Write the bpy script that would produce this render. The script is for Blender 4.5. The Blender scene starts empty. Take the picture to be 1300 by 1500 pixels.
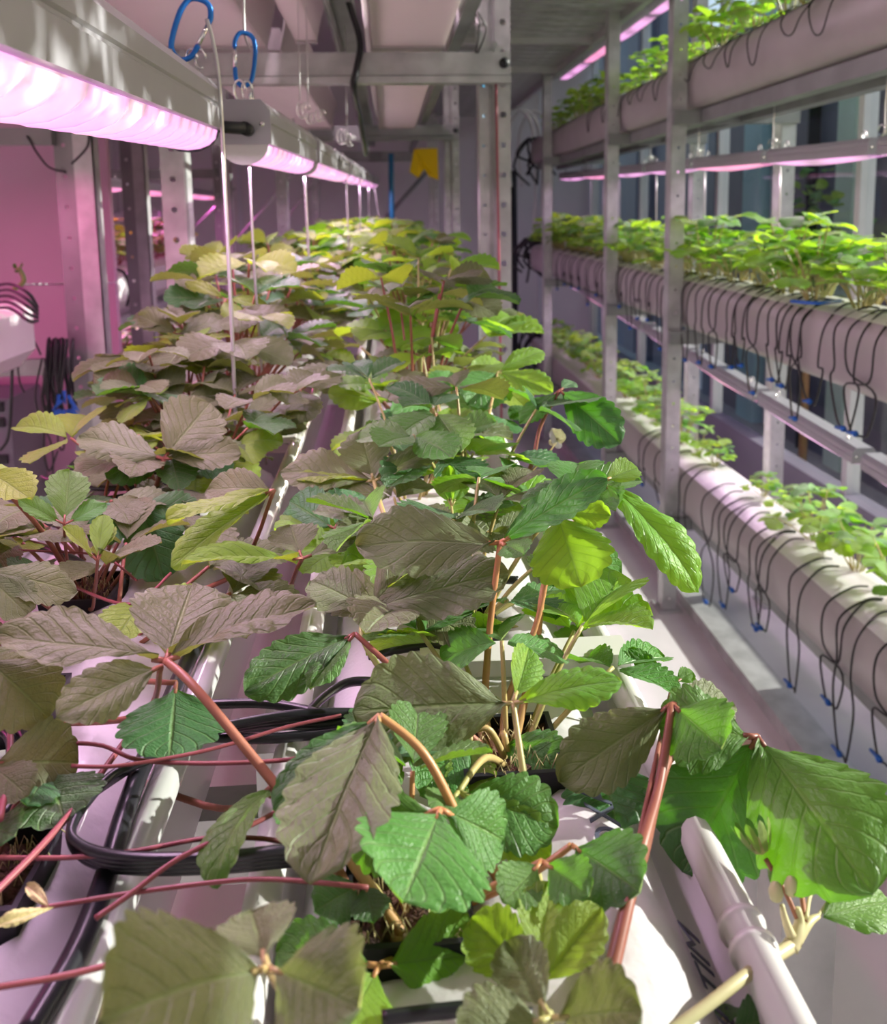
import bpy, math, random
import numpy as np
from mathutils import Vector, Matrix, noise
random.seed(7)
SC = bpy.context.scene
COL = SC.collection
PI = math.pi

# ------------------------------------------------------------------ camera
FPX, PCX, PCY, CAMH = 1250.0, 650.0, 480.0, 1.5      # focal length and principal point for a 1300x1500 frame
def _n(v): return v / np.linalg.norm(v)
_y = _n(np.array([(566 - PCX) / FPX, -(313 - PCY) / FPX, -1.0]))
_z = -_n(np.array([(800 - PCX) / FPX, -9356 / FPX, -1.0]))
_z = _n(_z - _y * _z.dot(_y))
ROT = np.array([np.cross(_y, _z), _y, _z])
cam_d = bpy.data.cameras.new('camera')
cam = bpy.data.objects.new('camera', cam_d); COL.objects.link(cam)
m = Matrix([list(r) for r in ROT]).to_4x4(); m.translation = (0, 0, CAMH)
cam.matrix_world = m
cam_d.sensor_fit = 'HORIZONTAL'; cam_d.sensor_width = 36.0
cam_d.lens = FPX / 1300 * 36
cam_d.shift_y = -(750 - PCY) / 1300
cam_d.clip_start = 0.02; cam_d.clip_end = 100
cam_d.dof.use_dof = True; cam_d.dof.focus_distance = 0.55; cam_d.dof.aperture_fstop = 13
SC.camera = cam

def ray(px, py): return ROT @ np.array([(px - PCX) / FPX, -(py - PCY) / FPX, -1.0])
def at(px, py, Y): r = ray(px, py); return Vector(r * (Y / r[1]) + [0, 0, CAMH])
def atZ(px, py, Z): r = ray(px, py); return Vector(r * ((Z - CAMH) / r[2]) + [0, 0, CAMH])
def atX(px, py, X): r = ray(px, py); return Vector(r * (X / r[0]) + [0, 0, CAMH])
CAMP = Vector((0, 0, CAMH))

# ------------------------------------------------------------------ world, sun, exposure
SC.view_settings.view_transform = 'Standard'; SC.view_settings.look = 'None'
SC.view_settings.gamma = 1.0; SC.view_settings.use_curve_mapping = False
SC.view_settings.exposure = 0.22
w = bpy.data.worlds.new('world'); SC.world = w; w.use_nodes = True
nt = w.node_tree; nt.nodes.clear()
o_ = nt.nodes.new('ShaderNodeOutputWorld'); b_ = nt.nodes.new('ShaderNodeBackground')
sk = nt.nodes.new('ShaderNodeTexSky'); sk.sky_type = 'NISHITA'; sk.sun_disc = False
sk.sun_elevation = math.radians(24); sk.sun_rotation = math.radians(80); sk.air_density = 1.0; sk.dust_density = 2.5
nt.links.new(sk.outputs[0], b_.inputs[0]); b_.inputs[1].default_value = 0.20
nt.links.new(b_.outputs[0], o_.inputs[0])
SUN = Vector((1.0, 0.12, 0.385)).normalized()          # direction towards the sun
sd = bpy.data.lights.new('sun', 'SUN'); sd.energy = 9.0; sd.angle = math.radians(0.6); sd.color = (1.0, 0.96, 0.86)
so = bpy.data.objects.new('sun', sd); COL.objects.link(so)
so.rotation_euler = SUN.to_track_quat('Z', 'Y').to_euler(); so.location = SUN * 20

SC.cycles.max_bounces = 9; SC.cycles.transparent_max_bounces = 16
SC.cycles.caustics_reflective = False; SC.cycles.caustics_refractive = False
SC.cycles.sample_clamp_indirect = 4.0

# ------------------------------------------------------------------ materials
def mat(name, col, rough=0.5, metal=0.0, spec=0.5, trans=0.0, noise_amt=0.0, noise_scale=20.0, bump=0.0, bump_scale=60.0, col2=None, transl=None, emis=None, coat=0.0, ior=1.45):
    M = bpy.data.materials.new(name); M.use_nodes = True
    t = M.node_tree; P = t.nodes['Principled BSDF']; out = t.nodes['Material Output']
    P.inputs['Base Color'].default_value = (*col, 1); P.inputs['Roughness'].default_value = rough
    P.inputs['Metallic'].default_value = metal; P.inputs['Specular IOR Level'].default_value = spec
    P.inputs['Transmission Weight'].default_value = trans; P.inputs['Coat Weight'].default_value = coat
    P.inputs['IOR'].default_value = ior
    tc = None
    if noise_amt or col2:
        tc = t.nodes.new('ShaderNodeTexCoord'); nz = t.nodes.new('ShaderNodeTexNoise')
        nz.inputs['Scale'].default_value = noise_scale; nz.inputs['Detail'].default_value = 6
        mx = t.nodes.new('ShaderNodeMix'); mx.data_type = 'RGBA'
        c2 = col2 or tuple(c * (1 - noise_amt) for c in col)
        mx.inputs[6].default_value = (*col, 1); mx.inputs[7].default_value = (*c2, 1)
        rp = t.nodes.new('ShaderNodeMapRange'); rp.inputs[1].default_value = 0.35; rp.inputs[2].default_value = 0.65
        t.links.new(tc.outputs['Object'], nz.inputs['Vector']); t.links.new(nz.outputs[0], rp.inputs[0])
        t.links.new(rp.outputs[0], mx.inputs[0]); t.links.new(mx.outputs[2], P.inputs['Base Color'])
    if bump:
        tc = tc or t.nodes.new('ShaderNodeTexCoord'); nb = t.nodes.new('ShaderNodeTexNoise')
        nb.inputs['Scale'].default_value = bump_scale; nb.inputs['Detail'].default_value = 5
        bp = t.nodes.new('ShaderNodeBump'); bp.inputs['Strength'].default_value = bump; bp.inputs['Distance'].default_value = 0.01
        t.links.new(tc.outputs['Object'], nb.inputs['Vector']); t.links.new(nb.outputs[0], bp.inputs['Height'])
        t.links.new(bp.outputs[0], P.inputs['Normal'])
    if transl:
        tb = t.nodes.new('ShaderNodeBsdfTranslucent'); tb.inputs[0].default_value = (*transl[0], 1)
        ms = t.nodes.new('ShaderNodeMixShader'); ms.inputs[0].default_value = transl[1]
        t.links.new(P.outputs[0], ms.inputs[1]); t.links.new(tb.outputs[0], ms.inputs[2]); t.links.new(ms.outputs[0], out.inputs[0])
    if emis:
        P.inputs['Emission Color'].default_value = (*emis[0], 1); P.inputs['Emission Strength'].default_value = emis[1]
    return M

def leaf_mat(name, top, under, tr, tr_w, rough=0.42, spec=0.38, vein=(0.30, 0.42, 0.14)):
    M = bpy.data.materials.new(name); M.use_nodes = True
    t = M.node_tree; P = t.nodes['Principled BSDF']; out = t.nodes['Material Output']; N = t.nodes.new; L = t.links.new
    uv = N('ShaderNodeUVMap'); sp = N('ShaderNodeSeparateXYZ'); L(uv.outputs[0], sp.inputs[0])
    def math_(op, a, b=None, c=None):
        q = N('ShaderNodeMath'); q.operation = op
        for i, v in enumerate((a, b, c)):
            if v is None: continue
            if isinstance(v, (int, float)): q.inputs[i].default_value = v
            else: L(v, q.inputs[i])
        return q.outputs[0]
    av = math_('ABSOLUTE', math_('MULTIPLY_ADD', sp.outputs[0], 2.0, -1.0))
    s = math_('MULTIPLY', math_('SUBTRACT', sp.outputs[1], math_('MULTIPLY', av, 0.30)), 8.0)
    pp = math_('PINGPONG', s, 0.5)
    vl = N('ShaderNodeMapRange'); vl.inputs[1].default_value = 0.02; vl.inputs[2].default_value = 0.11; vl.inputs[3].default_value = 0.55; vl.inputs[4].default_value = 0.0
    L(pp, vl.inputs[0])
    mr = N('ShaderNodeMapRange'); mr.inputs[1].default_value = 0.015; mr.inputs[2].default_value = 0.06; mr.inputs[3].default_value = 0.9; mr.inputs[4].default_value = 0.0
    L(av, mr.inputs[0])
    vv = math_('MAXIMUM', vl.outputs[0], mr.outputs[0])
    oi = N('ShaderNodeObjectInfo')
    tc = N('ShaderNodeTexCoord'); nz = N('ShaderNodeTexNoise'); nz.inputs['Scale'].default_value = 3.0; nz.inputs['Detail'].default_value = 5
    nz.noise_dimensions = '4D'; L(tc.outputs['UV'], nz.inputs['Vector']); L(math_('MULTIPLY', oi.outputs['Random'], 40.0), nz.inputs['W'])
    hs = N('ShaderNodeHueSaturation'); hs.inputs['Color'].default_value = (*top, 1)
    L(math_('MULTIPLY_ADD', oi.outputs['Random'], 0.05, 0.475), hs.inputs['Hue'])
    L(math_('ADD', math_('MULTIPLY_ADD', oi.outputs['Random'], 0.35, 0.62), math_('MULTIPLY', nz.outputs[0], 0.45)), hs.inputs['Value'])
    m1 = N('ShaderNodeMix'); m1.data_type = 'RGBA'; L(math_('MULTIPLY', vv, 0.32), m1.inputs[0]); L(hs.outputs[0], m1.inputs[6]); m1.inputs[7].default_value = (*vein, 1)
    geo = N('ShaderNodeNewGeometry')
    m2 = N('ShaderNodeMix'); m2.data_type = 'RGBA'; L(geo.outputs['Backfacing'], m2.inputs[0]); L(m1.outputs[2], m2.inputs[6]); m2.inputs[7].default_value = (*under, 1)
    L(m2.outputs[2], P.inputs['Base Color'])
    P.inputs['Roughness'].default_value = rough; P.inputs['Specular IOR Level'].default_value = spec
    P.inputs['Sheen Weight'].default_value = 0.14; P.inputs['Sheen Roughness'].default_value = 0.4
    nb = N('ShaderNodeTexNoise'); nb.inputs['Scale'].default_value = 26; L(tc.outputs['UV'], nb.inputs['Vector'])
    hh = math_('SUBTRACT', math_('MULTIPLY', nb.outputs[0], 0.5), math_('MULTIPLY', vv, 0.8))
    bp = N('ShaderNodeBump'); bp.inputs['Strength'].default_value = 0.6; bp.inputs['Distance'].default_value = 0.003
    L(hh, bp.inputs['Height']); L(bp.outputs[0], P.inputs['Normal'])
    tb = N('ShaderNodeBsdfTranslucent')
    m3 = N('ShaderNodeMix'); m3.data_type = 'RGBA'; L(math_('MULTIPLY', vv, 0.7), m3.inputs[0]); m3.inputs[6].default_value = (*tr, 1); m3.inputs[7].default_value = (tr[0] * .55, tr[1] * .6, tr[2], 1)
    L(m3.outputs[2], tb.inputs[0])
    ms = N('ShaderNodeMixShader'); ms.inputs[0].default_value = tr_w
    L(P.outputs[0], ms.inputs[1]); L(tb.outputs[0], ms.inputs[2]); L(ms.outputs[0], out.inputs[0])
    return M

def glass_mat(name, tint, gl=0.08, rough=0.02):
    M = bpy.data.materials.new(name); M.use_nodes = True
    t = M.node_tree; t.nodes.remove(t.nodes['Principled BSDF']); out = t.nodes['Material Output']
    tr = t.nodes.new('ShaderNodeBsdfTransparent'); tr.inputs[0].default_value = (*tint, 1)
    g = t.nodes.new('ShaderNodeBsdfGlossy'); g.inputs['Roughness'].default_value = rough
    lw = t.nodes.new('ShaderNodeLayerWeight'); pw = t.nodes.new('ShaderNodeMath'); pw.operation = 'POWER'; pw.inputs[1].default_value = 4.0
    f = t.nodes.new('ShaderNodeMath'); f.operation = 'MULTIPLY_ADD'; f.inputs[1].default_value = gl * 4; f.inputs[2].default_value = gl * .5
    t.links.new(lw.outputs['Facing'], pw.inputs[0]); t.links.new(pw.outputs[0], f.inputs[0])
    ms = t.nodes.new('ShaderNodeMixShader')
    t.links.new(f.outputs[0], ms.inputs[0]); t.links.new(tr.outputs[0], ms.inputs[1]); t.links.new(g.outputs[0], ms.inputs[2])
    t.links.new(ms.outputs[0], out.inputs[0])
    return M

def lens_mat(name, c1, c2, strength, edge=.45):
    """LED lens: each lens cell glows strongest at its middle (UV: x across the bar, y counts the cells)"""
    M = bpy.data.materials.new(name); M.use_nodes = True
    t = M.node_tree; P = t.nodes['Principled BSDF']; N = t.nodes.new; L = t.links.new
    uv = N('ShaderNodeUVMap'); sp = N('ShaderNodeSeparateXYZ'); L(uv.outputs[0], sp.inputs[0])
    def m_(op, a, b=0.0):
        q = N('ShaderNodeMath'); q.operation = op
        for i, v in enumerate((a, b)):
            if isinstance(v, (int, float)): q.inputs[i].default_value = v
            else: L(v, q.inputs[i])
        return q.outputs[0]
    fl = m_('FLOOR', sp.outputs[1]); wn = N('ShaderNodeTexWhiteNoise'); wn.noise_dimensions = '1D'; L(fl, wn.inputs['W'])
    mx = N('ShaderNodeMix'); mx.data_type = 'RGBA'; mx.inputs[6].default_value = (*c1, 1); mx.inputs[7].default_value = (*c2, 1)
    rp = N('ShaderNodeMapRange'); rp.inputs[1].default_value = .55; rp.inputs[2].default_value = .95; L(wn.outputs['Value'], rp.inputs[0]); L(rp.outputs[0], mx.inputs[0])
    L(mx.outputs[2], P.inputs['Emission Color'])
    fr = m_('PINGPONG', sp.outputs[1], .5); ed = N('ShaderNodeMapRange'); ed.inputs[1].default_value = .03; ed.inputs[2].default_value = .30; ed.inputs[3].default_value = edge; ed.inputs[4].default_value = 1.0; L(fr, ed.inputs[0])
    L(m_('MULTIPLY', ed.outputs[0], strength), P.inputs['Emission Strength'])
    P.inputs['Base Color'].default_value = (0.8, 0.7, 0.8, 1); P.inputs['Roughness'].default_value = 0.15
    return M

M = {}
M['wall'] = mat('wall_paint', (0.80, 0.79, 0.80), 0.6, bump=0.05, noise_amt=0.08, noise_scale=2)
M['board_pink'] = mat('board_lamp_pink', (0.50, 0.29, 0.42), 0.45, noise_amt=0.05, noise_scale=2)  # the pink lamp light on the board is put into its base colour
M['floor'] = mat('floor_vinyl', (0.74, 0.71, 0.74), 0.28, noise_amt=0.22, noise_scale=2.5, bump=0.04, bump_scale=12)
M['ceil'] = mat('ceiling_paint', (0.55, 0.55, 0.54), 0.6, noise_amt=0.1)
M['ground'] = mat('outdoor_paving', (0.45, 0.45, 0.42), 0.8, noise_amt=0.2)
M['dark'] = mat('dark_cladding', (0.17, 0.16, 0.205), 0.45, noise_amt=0.15, noise_scale=3)
M['navy'] = mat('navy_cladding', (0.12, 0.145, 0.21), 0.4, noise_amt=0.15, noise_scale=3)
M['teal'] = mat('teal_cladding', (0.38, 0.62, 0.66), 0.5, noise_amt=0.1, noise_scale=3)
M['pale'] = mat('pale_cladding', (0.78, 0.80, 0.84), 0.6, noise_amt=0.1, noise_scale=3)
M['mint'] = mat('mint_cladding', (0.60, 0.80, 0.68), 0.6, noise_amt=0.1, noise_scale=3)
M['alu'] = mat('brushed_aluminium', (0.62, 0.61, 0.62), 0.38, 0.55, noise_amt=0.1, noise_scale=8)
M['steel'] = mat('galvanised_steel', (0.56, 0.57, 0.57), 0.42, 0.45, noise_amt=0.28, noise_scale=14, bump=0.05)
M['steeld'] = mat('grey_steel', (0.30, 0.31, 0.31), 0.45, 0.4, noise_amt=0.2, noise_scale=9)
M['lampw'] = mat('lamp_housing_white', (0.42, 0.41, 0.45), 0.35, 0.25, noise_amt=0.04)
M['black'] = mat('black_rubber', (0.012, 0.012, 0.016), 0.3, spec=0.5)
M['tube'] = mat('black_drip_tube', (0.02, 0.02, 0.022), 0.4)
M['blackp'] = mat('black_plastic', (0.012, 0.013, 0.018), 0.5)
M['blue'] = mat('blue_anodised', (0.02, 0.16, 0.55), 0.3, 0.5)
M['bluep'] = mat('blue_plastic', (0.02, 0.12, 0.50), 0.4)
M['bluepipe'] = mat('blue_pipe_paint', (0.03, 0.22, 0.42), 0.4, noise_amt=0.15)
M['redw'] = mat('red_cord', (0.32, 0.05, 0.09), 0.5)
M['yellow'] = mat('yellow_sticky_card', (0.95, 0.72, 0.02), 0.5, transl=((1.0, 0.8, 0.02), 0.55))
M['gut'] = mat('white_pvc', (0.74, 0.72, 0.72), 0.3, noise_amt=0.06, noise_scale=9, transl=((0.7, 0.66, 0.66), 0.12), bump=0.03, bump_scale=18)
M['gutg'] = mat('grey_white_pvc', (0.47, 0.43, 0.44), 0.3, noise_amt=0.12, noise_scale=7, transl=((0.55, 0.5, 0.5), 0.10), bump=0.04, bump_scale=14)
M['film'] = mat('white_film', (0.64, 0.62, 0.645), 0.33, bump=0.5, bump_scale=22, transl=((0.8, 0.78, 0.8), 0.15))
M['lip'] = mat('glossy_clear_lip', (0.86, 0.87, 0.86), 0.08, trans=0.45, coat=0.3)
M['tray'] = mat('translucent_tray', (0.66, 0.62, 0.62), 0.25, bump=0.12, bump_scale=9, transl=((0.72, 0.68, 0.66), 0.5))
M['soil'] = mat('coco_soil', (0.030, 0.014, 0.010), 0.95, bump=1.0, bump_scale=160, col2=(0.11, 0.05, 0.03), noise_scale=120)
M['clear'] = glass_mat('clear_plastic', (0.95, 0.96, 0.97), 0.25, 0.05)
M['glass'] = glass_mat('window_glass', (0.95, 0.97, 0.97), 0.06, 0.0)
M['wire'] = mat('wire_rope', (0.50, 0.49, 0.50), 0.35, 0.7)
M['chrome'] = mat('chrome', (0.8, 0.8, 0.8), 0.15, 1.0)
M['lens'] = lens_mat('led_lens', (1.0, 0.40, 0.90), (1.0, 0.50, 0.70), .86)
M['lensr'] = lens_mat('led_lens_red', (1.0, 0.30, 0.62), (1.0, 0.22, 0.36), .95, .8)
M['ink'] = mat('dark_ink', (0.05, 0.06, 0.09), 0.6)
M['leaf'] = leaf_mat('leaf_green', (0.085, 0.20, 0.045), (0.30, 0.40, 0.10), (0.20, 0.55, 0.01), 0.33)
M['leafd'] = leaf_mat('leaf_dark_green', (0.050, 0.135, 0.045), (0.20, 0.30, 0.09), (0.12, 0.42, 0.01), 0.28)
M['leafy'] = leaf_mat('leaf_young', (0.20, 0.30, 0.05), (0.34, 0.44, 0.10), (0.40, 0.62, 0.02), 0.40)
M['leafb'] = leaf_mat('leaf_bright', (0.15, 0.32, 0.045), (0.30, 0.46, 0.10), (0.46, 0.80, 0.03), 0.48)  # lighter copy for sunlit and backlit leaves, their light put into the colour
M['leafo'] = leaf_mat('leaf_olive', (0.112, 0.132, 0.062), (0.34, 0.39, 0.09), (0.30, 0.38, 0.05), 0.24, rough=0.5)  # darker copy for leaves in lamp light and shade, put into the colour
def stalk_mat(name, c1, c2):
    return mat(name, c1, 0.4, col2=c2, noise_scale=9, transl=(c1, 0.12))
M['stalk'] = stalk_mat('leaf_stalk_orange', (0.52, 0.22, 0.10), (0.40, 0.27, 0.10))
M['stalkr'] = stalk_mat('leaf_stalk_red', (0.24, 0.075, 0.06), (0.33, 0.14, 0.08))
M['stalkg'] = stalk_mat('leaf_stalk_green', (0.34, 0.38, 0.12), (0.44, 0.33, 0.14))
M['runner'] = stalk_mat('runner_pink', (0.26, 0.065, 0.075), (0.22, 0.055, 0.06))
M['pale_stem'] = stalk_mat('stem_pale', (0.55, 0.58, 0.30), (0.50, 0.44, 0.25))
M['dry'] = mat('dry_leaf', (0.50, 0.42, 0.20), 0.6, noise_amt=0.3)

# ------------------------------------------------------------------ helpers
class MB:
    def __init__(s): s.v = []; s.f = []; s.mi = []; s.uv = None; s.cur = 0
    def add(s, vs, fs):
        b = len(s.v); s.v += [tuple(v) for v in vs]; s.f += [tuple(b + i for i in f) for f in fs]; s.mi += [s.cur] * len(fs); return s
    def box(s, a, b):
        x0, y0, z0 = a; x1, y1, z1 = b
        return s.add([(x0, y0, z0), (x1, y0, z0), (x1, y1, z0), (x0, y1, z0), (x0, y0, z1), (x1, y0, z1), (x1, y1, z1), (x0, y1, z1)],
                     [(0, 3, 2, 1), (4, 5, 6, 7), (0, 1, 5, 4), (1, 2, 6, 5), (2, 3, 7, 6), (3, 0, 4, 7)])
    def obox(s, p, q, w, h, up=(0, 0, 1)):
        """box beam from p to q, w wide, h tall"""
        p = Vector(p); q = Vector(q); d = (q - p).normalized(); u = Vector(up); x = d.cross(u)
        if x.length < 1e-4: x = d.cross(Vector((1, 0, 0)))
        x.normalize(); u = x.cross(d)
        vs = []
        for e in (p, q):
            for a, b in ((-1, -1), (1, -1), (1, 1), (-1, 1)): vs.append(e + x * (a * w / 2) + u * (b * h / 2))
        return s.add(vs, [(0, 1, 2, 3), (7, 6, 5, 4), (0, 4, 5, 1), (1, 5, 6, 2), (2, 6, 7, 3), (3, 7, 4, 0)])
    def tube(s, pts, r, n=8, smooth=0, caps=True, r2=None):
        pts = [Vector(p) for p in pts]
        if smooth: pts = spline(pts, smooth)
        N = len(pts); vs = []; up = None
        for i, p in enumerate(pts):
            d = (pts[min(i + 1, N - 1)] - pts[max(i - 1, 0)])
            if d.length < 1e-9: d = Vector((0, 0, 1))
            d.normalize()
            if up is None:
                up = Vector((0, 0, 1)) if abs(d.z) < .9 else Vector((1, 0, 0))
            x = d.cross(up)
            if x.length < 1e-6: x = d.cross(Vector((0, 1, 0)))
            x.normalize(); up = x.cross(d).normalized()
            rr = r if r2 is None else r + (r2 - r) * i / max(N - 1, 1)
            for k in range(n):
                a = 2 * PI * k / n; vs.append(p + x * (math.cos(a) * rr) + up * (math.sin(a) * rr))
        fs = [(i * n + k, i * n + (k + 1) % n, (i + 1) * n + (k + 1) % n, (i + 1) * n + k) for i in range(N - 1) for k in range(n)]
        if caps: fs += [tuple(reversed(range(n))), tuple((N - 1) * n + k for k in range(n))]
        return s.add(vs, fs)
    def prism(s, prof, p, q, closed=True, caps=True, xdir=None):
        """profile points (x right, z up) swept from p to q"""
        p = Vector(p); q = Vector(q); d = (q - p).normalized(); x = d.cross(Vector((0, 0, 1))).normalized() if xdir is None else Vector(xdir)
        u = x.cross(d); n = len(prof)
        vs = [e + x * a + u * b for e in (p, q) for a, b in prof]
        fs = [(k, (k + 1) % n, n + (k + 1) % n, n + k) for k in range(n if closed else n - 1)]
        if caps and closed: fs += [tuple(reversed(range(n))), tuple(n + k for k in range(n))]
        return s.add(vs, fs)
    def lathe(s, prof, c, n=16, axis='z'):
        c = Vector(c); vs = []
        for r, h in prof:
            for k in range(n):
                a = 2 * PI * k / n; vs.append(c + Vector((math.cos(a) * r, math.sin(a) * r, h)))
        P = len(prof)
        return s.add(vs, [(i * n + k, i * n + (k + 1) % n, (i + 1) * n + (k + 1) % n, (i + 1) * n + k) for i in range(P - 1) for k in range(n)])
    def mesh(s, name, mats, smooth=True):
        me = bpy.data.meshes.new(name); me.from_pydata(s.v, [], s.f)
        for q in (mats if isinstance(mats, (list, tuple)) else [mats]): me.materials.append(M[q])
        if any(s.mi): me.polygons.foreach_set('material_index', s.mi)
        if s.uv is not None:
            ul = me.uv_layers.new(name='UVMap'); li = np.empty(len(me.loops), dtype=np.int32); me.loops.foreach_get('vertex_index', li)
            ul.data.foreach_set('uv', np.array(s.uv, dtype=np.float32)[li].ravel())
        if smooth: me.polygons.foreach_set('use_smooth', [True] * len(me.polygons))
        me.update()
        return me

def spline(pts, k):
    out = []; n = len(pts)
    for i in range(n - 1):
        p0 = pts[max(i - 1, 0)]; p1 = pts[i]; p2 = pts[i + 1]; p3 = pts[min(i + 2, n - 1)]
        for j in range(k):
            t = j / k
            out.append(0.5 * ((2 * p1) + (p2 - p0) * t + (2 * p0 - 5 * p1 + 4 * p2 - p3) * t * t + (3 * p1 - p0 - 3 * p2 + p3) * t ** 3))
    out.append(pts[-1]); return out

def tag(o, label=None, cat=None, group=None, kind=None):
    if label: o['label'] = label
    if cat: o['category'] = cat
    if group: o['group'] = group
    if kind: o['kind'] = kind
    return o
def empty(name, loc, label, cat, group=None):
    o = bpy.data.objects.new(name, None); o.empty_display_size = 0.02; o.location = loc; COL.objects.link(o)
    return tag(o, label, cat, group)
def wloc(o):
    v = Vector((0, 0, 0))
    while o is not None: v += o.location; o = o.parent
    return v
def obj(name, mb, mats, parent=None, smooth=True, sharp=None, label=None):
    """world-space mesh builder -> one object; under a parent the vertices stay where they were given"""
    me = mb if isinstance(mb, bpy.types.Mesh) else mb.mesh(name, mats, smooth)
    if sharp: me.set_sharp_from_angle(angle=math.radians(sharp))
    o = bpy.data.objects.new(name, me); COL.objects.link(o)
    if parent is not None:
        o.location = -wloc(parent); o.parent = parent
    if label: o['label'] = label
    return o
def top(name, mb, mats, label, cat, group=None, smooth=True, sharp=None, base=None):
    """a thing that is one mesh, its origin moved to its base"""
    if base is not None:
        b = Vector(base); mb.v = [tuple(Vector(v) - b) for v in mb.v]
    o = obj(name, mb, mats, None, smooth, sharp)
    if base is not None: o.location = base
    return tag(o, label, cat, group)
def struct(name, mb, mats, parent=None, smooth=False):
    o = obj(name, mb, mats, parent, smooth); o['kind'] = 'structure'; return o
ORD = 'first second third fourth fifth sixth seventh eighth ninth tenth eleventh twelfth thirteenth fourteenth fifteenth sixteenth seventeenth eighteenth nineteenth twentieth'.split()
ORD += ['twenty-' + q for q in ORD[:9]]
def kids(o, cache={}):
    return list(o.children)
def copy_tree(o, parent=None):
    c = o.copy(); COL.objects.link(c); c.parent = parent
    for ch in o.children: copy_tree(ch, c)
    return c
# ------------------------------------------------------------------ the room
struct('floor', MB().box((-2.6, -1.5, -0.05), (1.9, 8.0, 0)), 'floor')
struct('wall_left', MB().box((-2.7, -1.5, 0), (-2.6, 8.0, 2.9)), 'wall')
struct('wall_far', MB().box((-2.7, 8.0, 0), (1.95, 8.1, 2.9)), 'wall')
struct('wall_near', MB().box((-2.7, -1.6, 0), (1.95, -1.5, 2.9)), 'wall')
struct('ceiling', MB().box((-2.7, -1.6, 2.9), (1.95, 8.1, 3.0)), 'ceil')
struct('ground', MB().box((1.95, -10, -0.3), (14, 22, -0.25)), 'ground')
struct('wall_right_sun_block', MB().box((1.86, -1.5, 0), (1.95, 2.45, .58)).box((1.86, 2.45, 0), (1.95, 8.0, .31)), 'dark')  # added low wall, stepped in height to keep sun off the aisle floor
struct('baseboard_far', MB().box((-2.6, 7.985, 0), (1.9, 8.0, 0.09)), 'steeld')
for i, x in enumerate((-1.35, -0.25, 0.86, 1.42)):
    struct('trim_%d' % (i + 1), MB().box((x, 7.98, 0.09), (x + 0.035, 8.0, 2.9)), 'steeld' if i == 2 else 'pale')
ys = [-1.5, 0.3, 1.8, 3.33, 4.8, 6.3, 7.8, 8.0]
for i in range(len(ys) - 1):
    fr = MB(); a, b = ys[i], ys[i + 1]; t = 0.02
    fr.box((1.88, a - t, 0), (1.94, a + t, 2.9)); fr.box((1.88, a + t, 0), (1.94, b - t, 0.06)); fr.box((1.88, a + t, 2.84), (1.94, b - t, 2.9))
    f = struct('window_%d' % (i + 1), fr, 'alu')
    g = struct('window_pane', MB().box((1.905, a + t, 0.06), (1.911, b - t, 2.84)), 'glass', f)

# the facade across the lane: cladding boards standing side by side, each a panel of its own
fa = empty('facade', (3.0, 9, 0), 'dark clad building front across the lane behind the right windows', 'building')
def Yp(px): return 3.0 * FPX / (px - 566)
bands = [(1420, 1284, 'dark', 0), (1284, 1276, 'pale', .04), (1276, 1246, 'mint', -.05), (1246, 1203, 'navy', .03), (1203, 1198, 'blackp', -.04), (1198, 1165, 'dark', 0),
         (1165, 1156, 'navy', -.03), (1156, 1131, 'pale', .03), (1131, 1103, 'teal', -.05), (1103, 1062, 'dark', .02), (1062, 1056, 'pale', .05), (1056, 1043, 'navy', -.02),
         (1043, 1022, 'pale', .03), (1022, 996, 'dark', 0), (996, 958, 'dark', .03), (958, 940, 'navy', -.03), (940, 934, 'pale', .05), (934, 918, 'dark', 0), (918, 902, 'navy', .02),
         (902, 884, 'pale', .03), (884, 866, 'dark', 0), (866, 840, 'pale', .03), (840, 800, 'dark', 0)]
for a, b, mt, dx in bands:
    obj('cladding_panel', MB().box((3.0 + dx, Yp(a) + .012, -0.25), (3.09 + dx, Yp(b) - .012, 3.1 if b > 980 else 4.4)), mt, fa, smooth=False)
obj('wall', MB().box((3.1, Yp(1420), -0.25), (3.3, 18, 3.05)), 'dark', fa, smooth=False)

# ------------------------------------------------------------------ perforated steel
def perf(mb, o, wd, w, z0, z1, pitch=0.083, r=0.009, t=0.003, off=0.0):
    """strip with round holes: origin o, unit width direction wd, width w"""
    o = Vector(o); wd = Vector(wd); nd = wd.cross(Vector((0, 0, 1))) * t
    n = max(1, int(round((z1 - z0) / pitch))); p = (z1 - z0) / n
    for i in range(n):
        zc = z0 + (i + .5) * p
        sq = [(-w / 2, -p / 2), (0, -p / 2), (w / 2, -p / 2), (w / 2, 0), (w / 2, p / 2), (0, p / 2), (-w / 2, p / 2), (-w / 2, 0)]
        oc = [(r * math.cos(a), r * math.sin(a)) for a in [PI * 1.25 + k * PI / 4 for k in range(8)]]
        def P(a, k): return Vector((o.x, o.y, zc)) + wd * (a[0] + w / 2) + Vector((0, 0, a[1])) + nd * k
        oc = [(x + off, z) for x, z in oc]
        vs = [P(a, 0) for a in sq] + [P(a, 0) for a in oc] + [P(a, 1) for a in sq] + [P(a, 1) for a in oc]
        fs = []
        for k in range(8):
            q = (k + 1) % 8
            fs += [(k, q, 8 + q, 8 + k), (16 + q, 16 + k, 24 + k, 24 + q), (8 + k, 8 + q, 24 + q, 24 + k), (q, k, 16 + k, 16 + q)]
        mb.add(vs, fs)
    return mb

def channel_post(x0, x1, y, z0, z1, side, depth=0.05):
    """front flange with large holes, a side web and a second flange set back"""
    mb = MB()
    perf(mb, (x0, y, 0), (1, 0, 0), x1 - x0, z0, z1)
    xs = x0 if side < 0 else x1
    mb.box((xs - .0015, y + .003, z0), (xs + .0015, y + depth, z1))
    return mb

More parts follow.
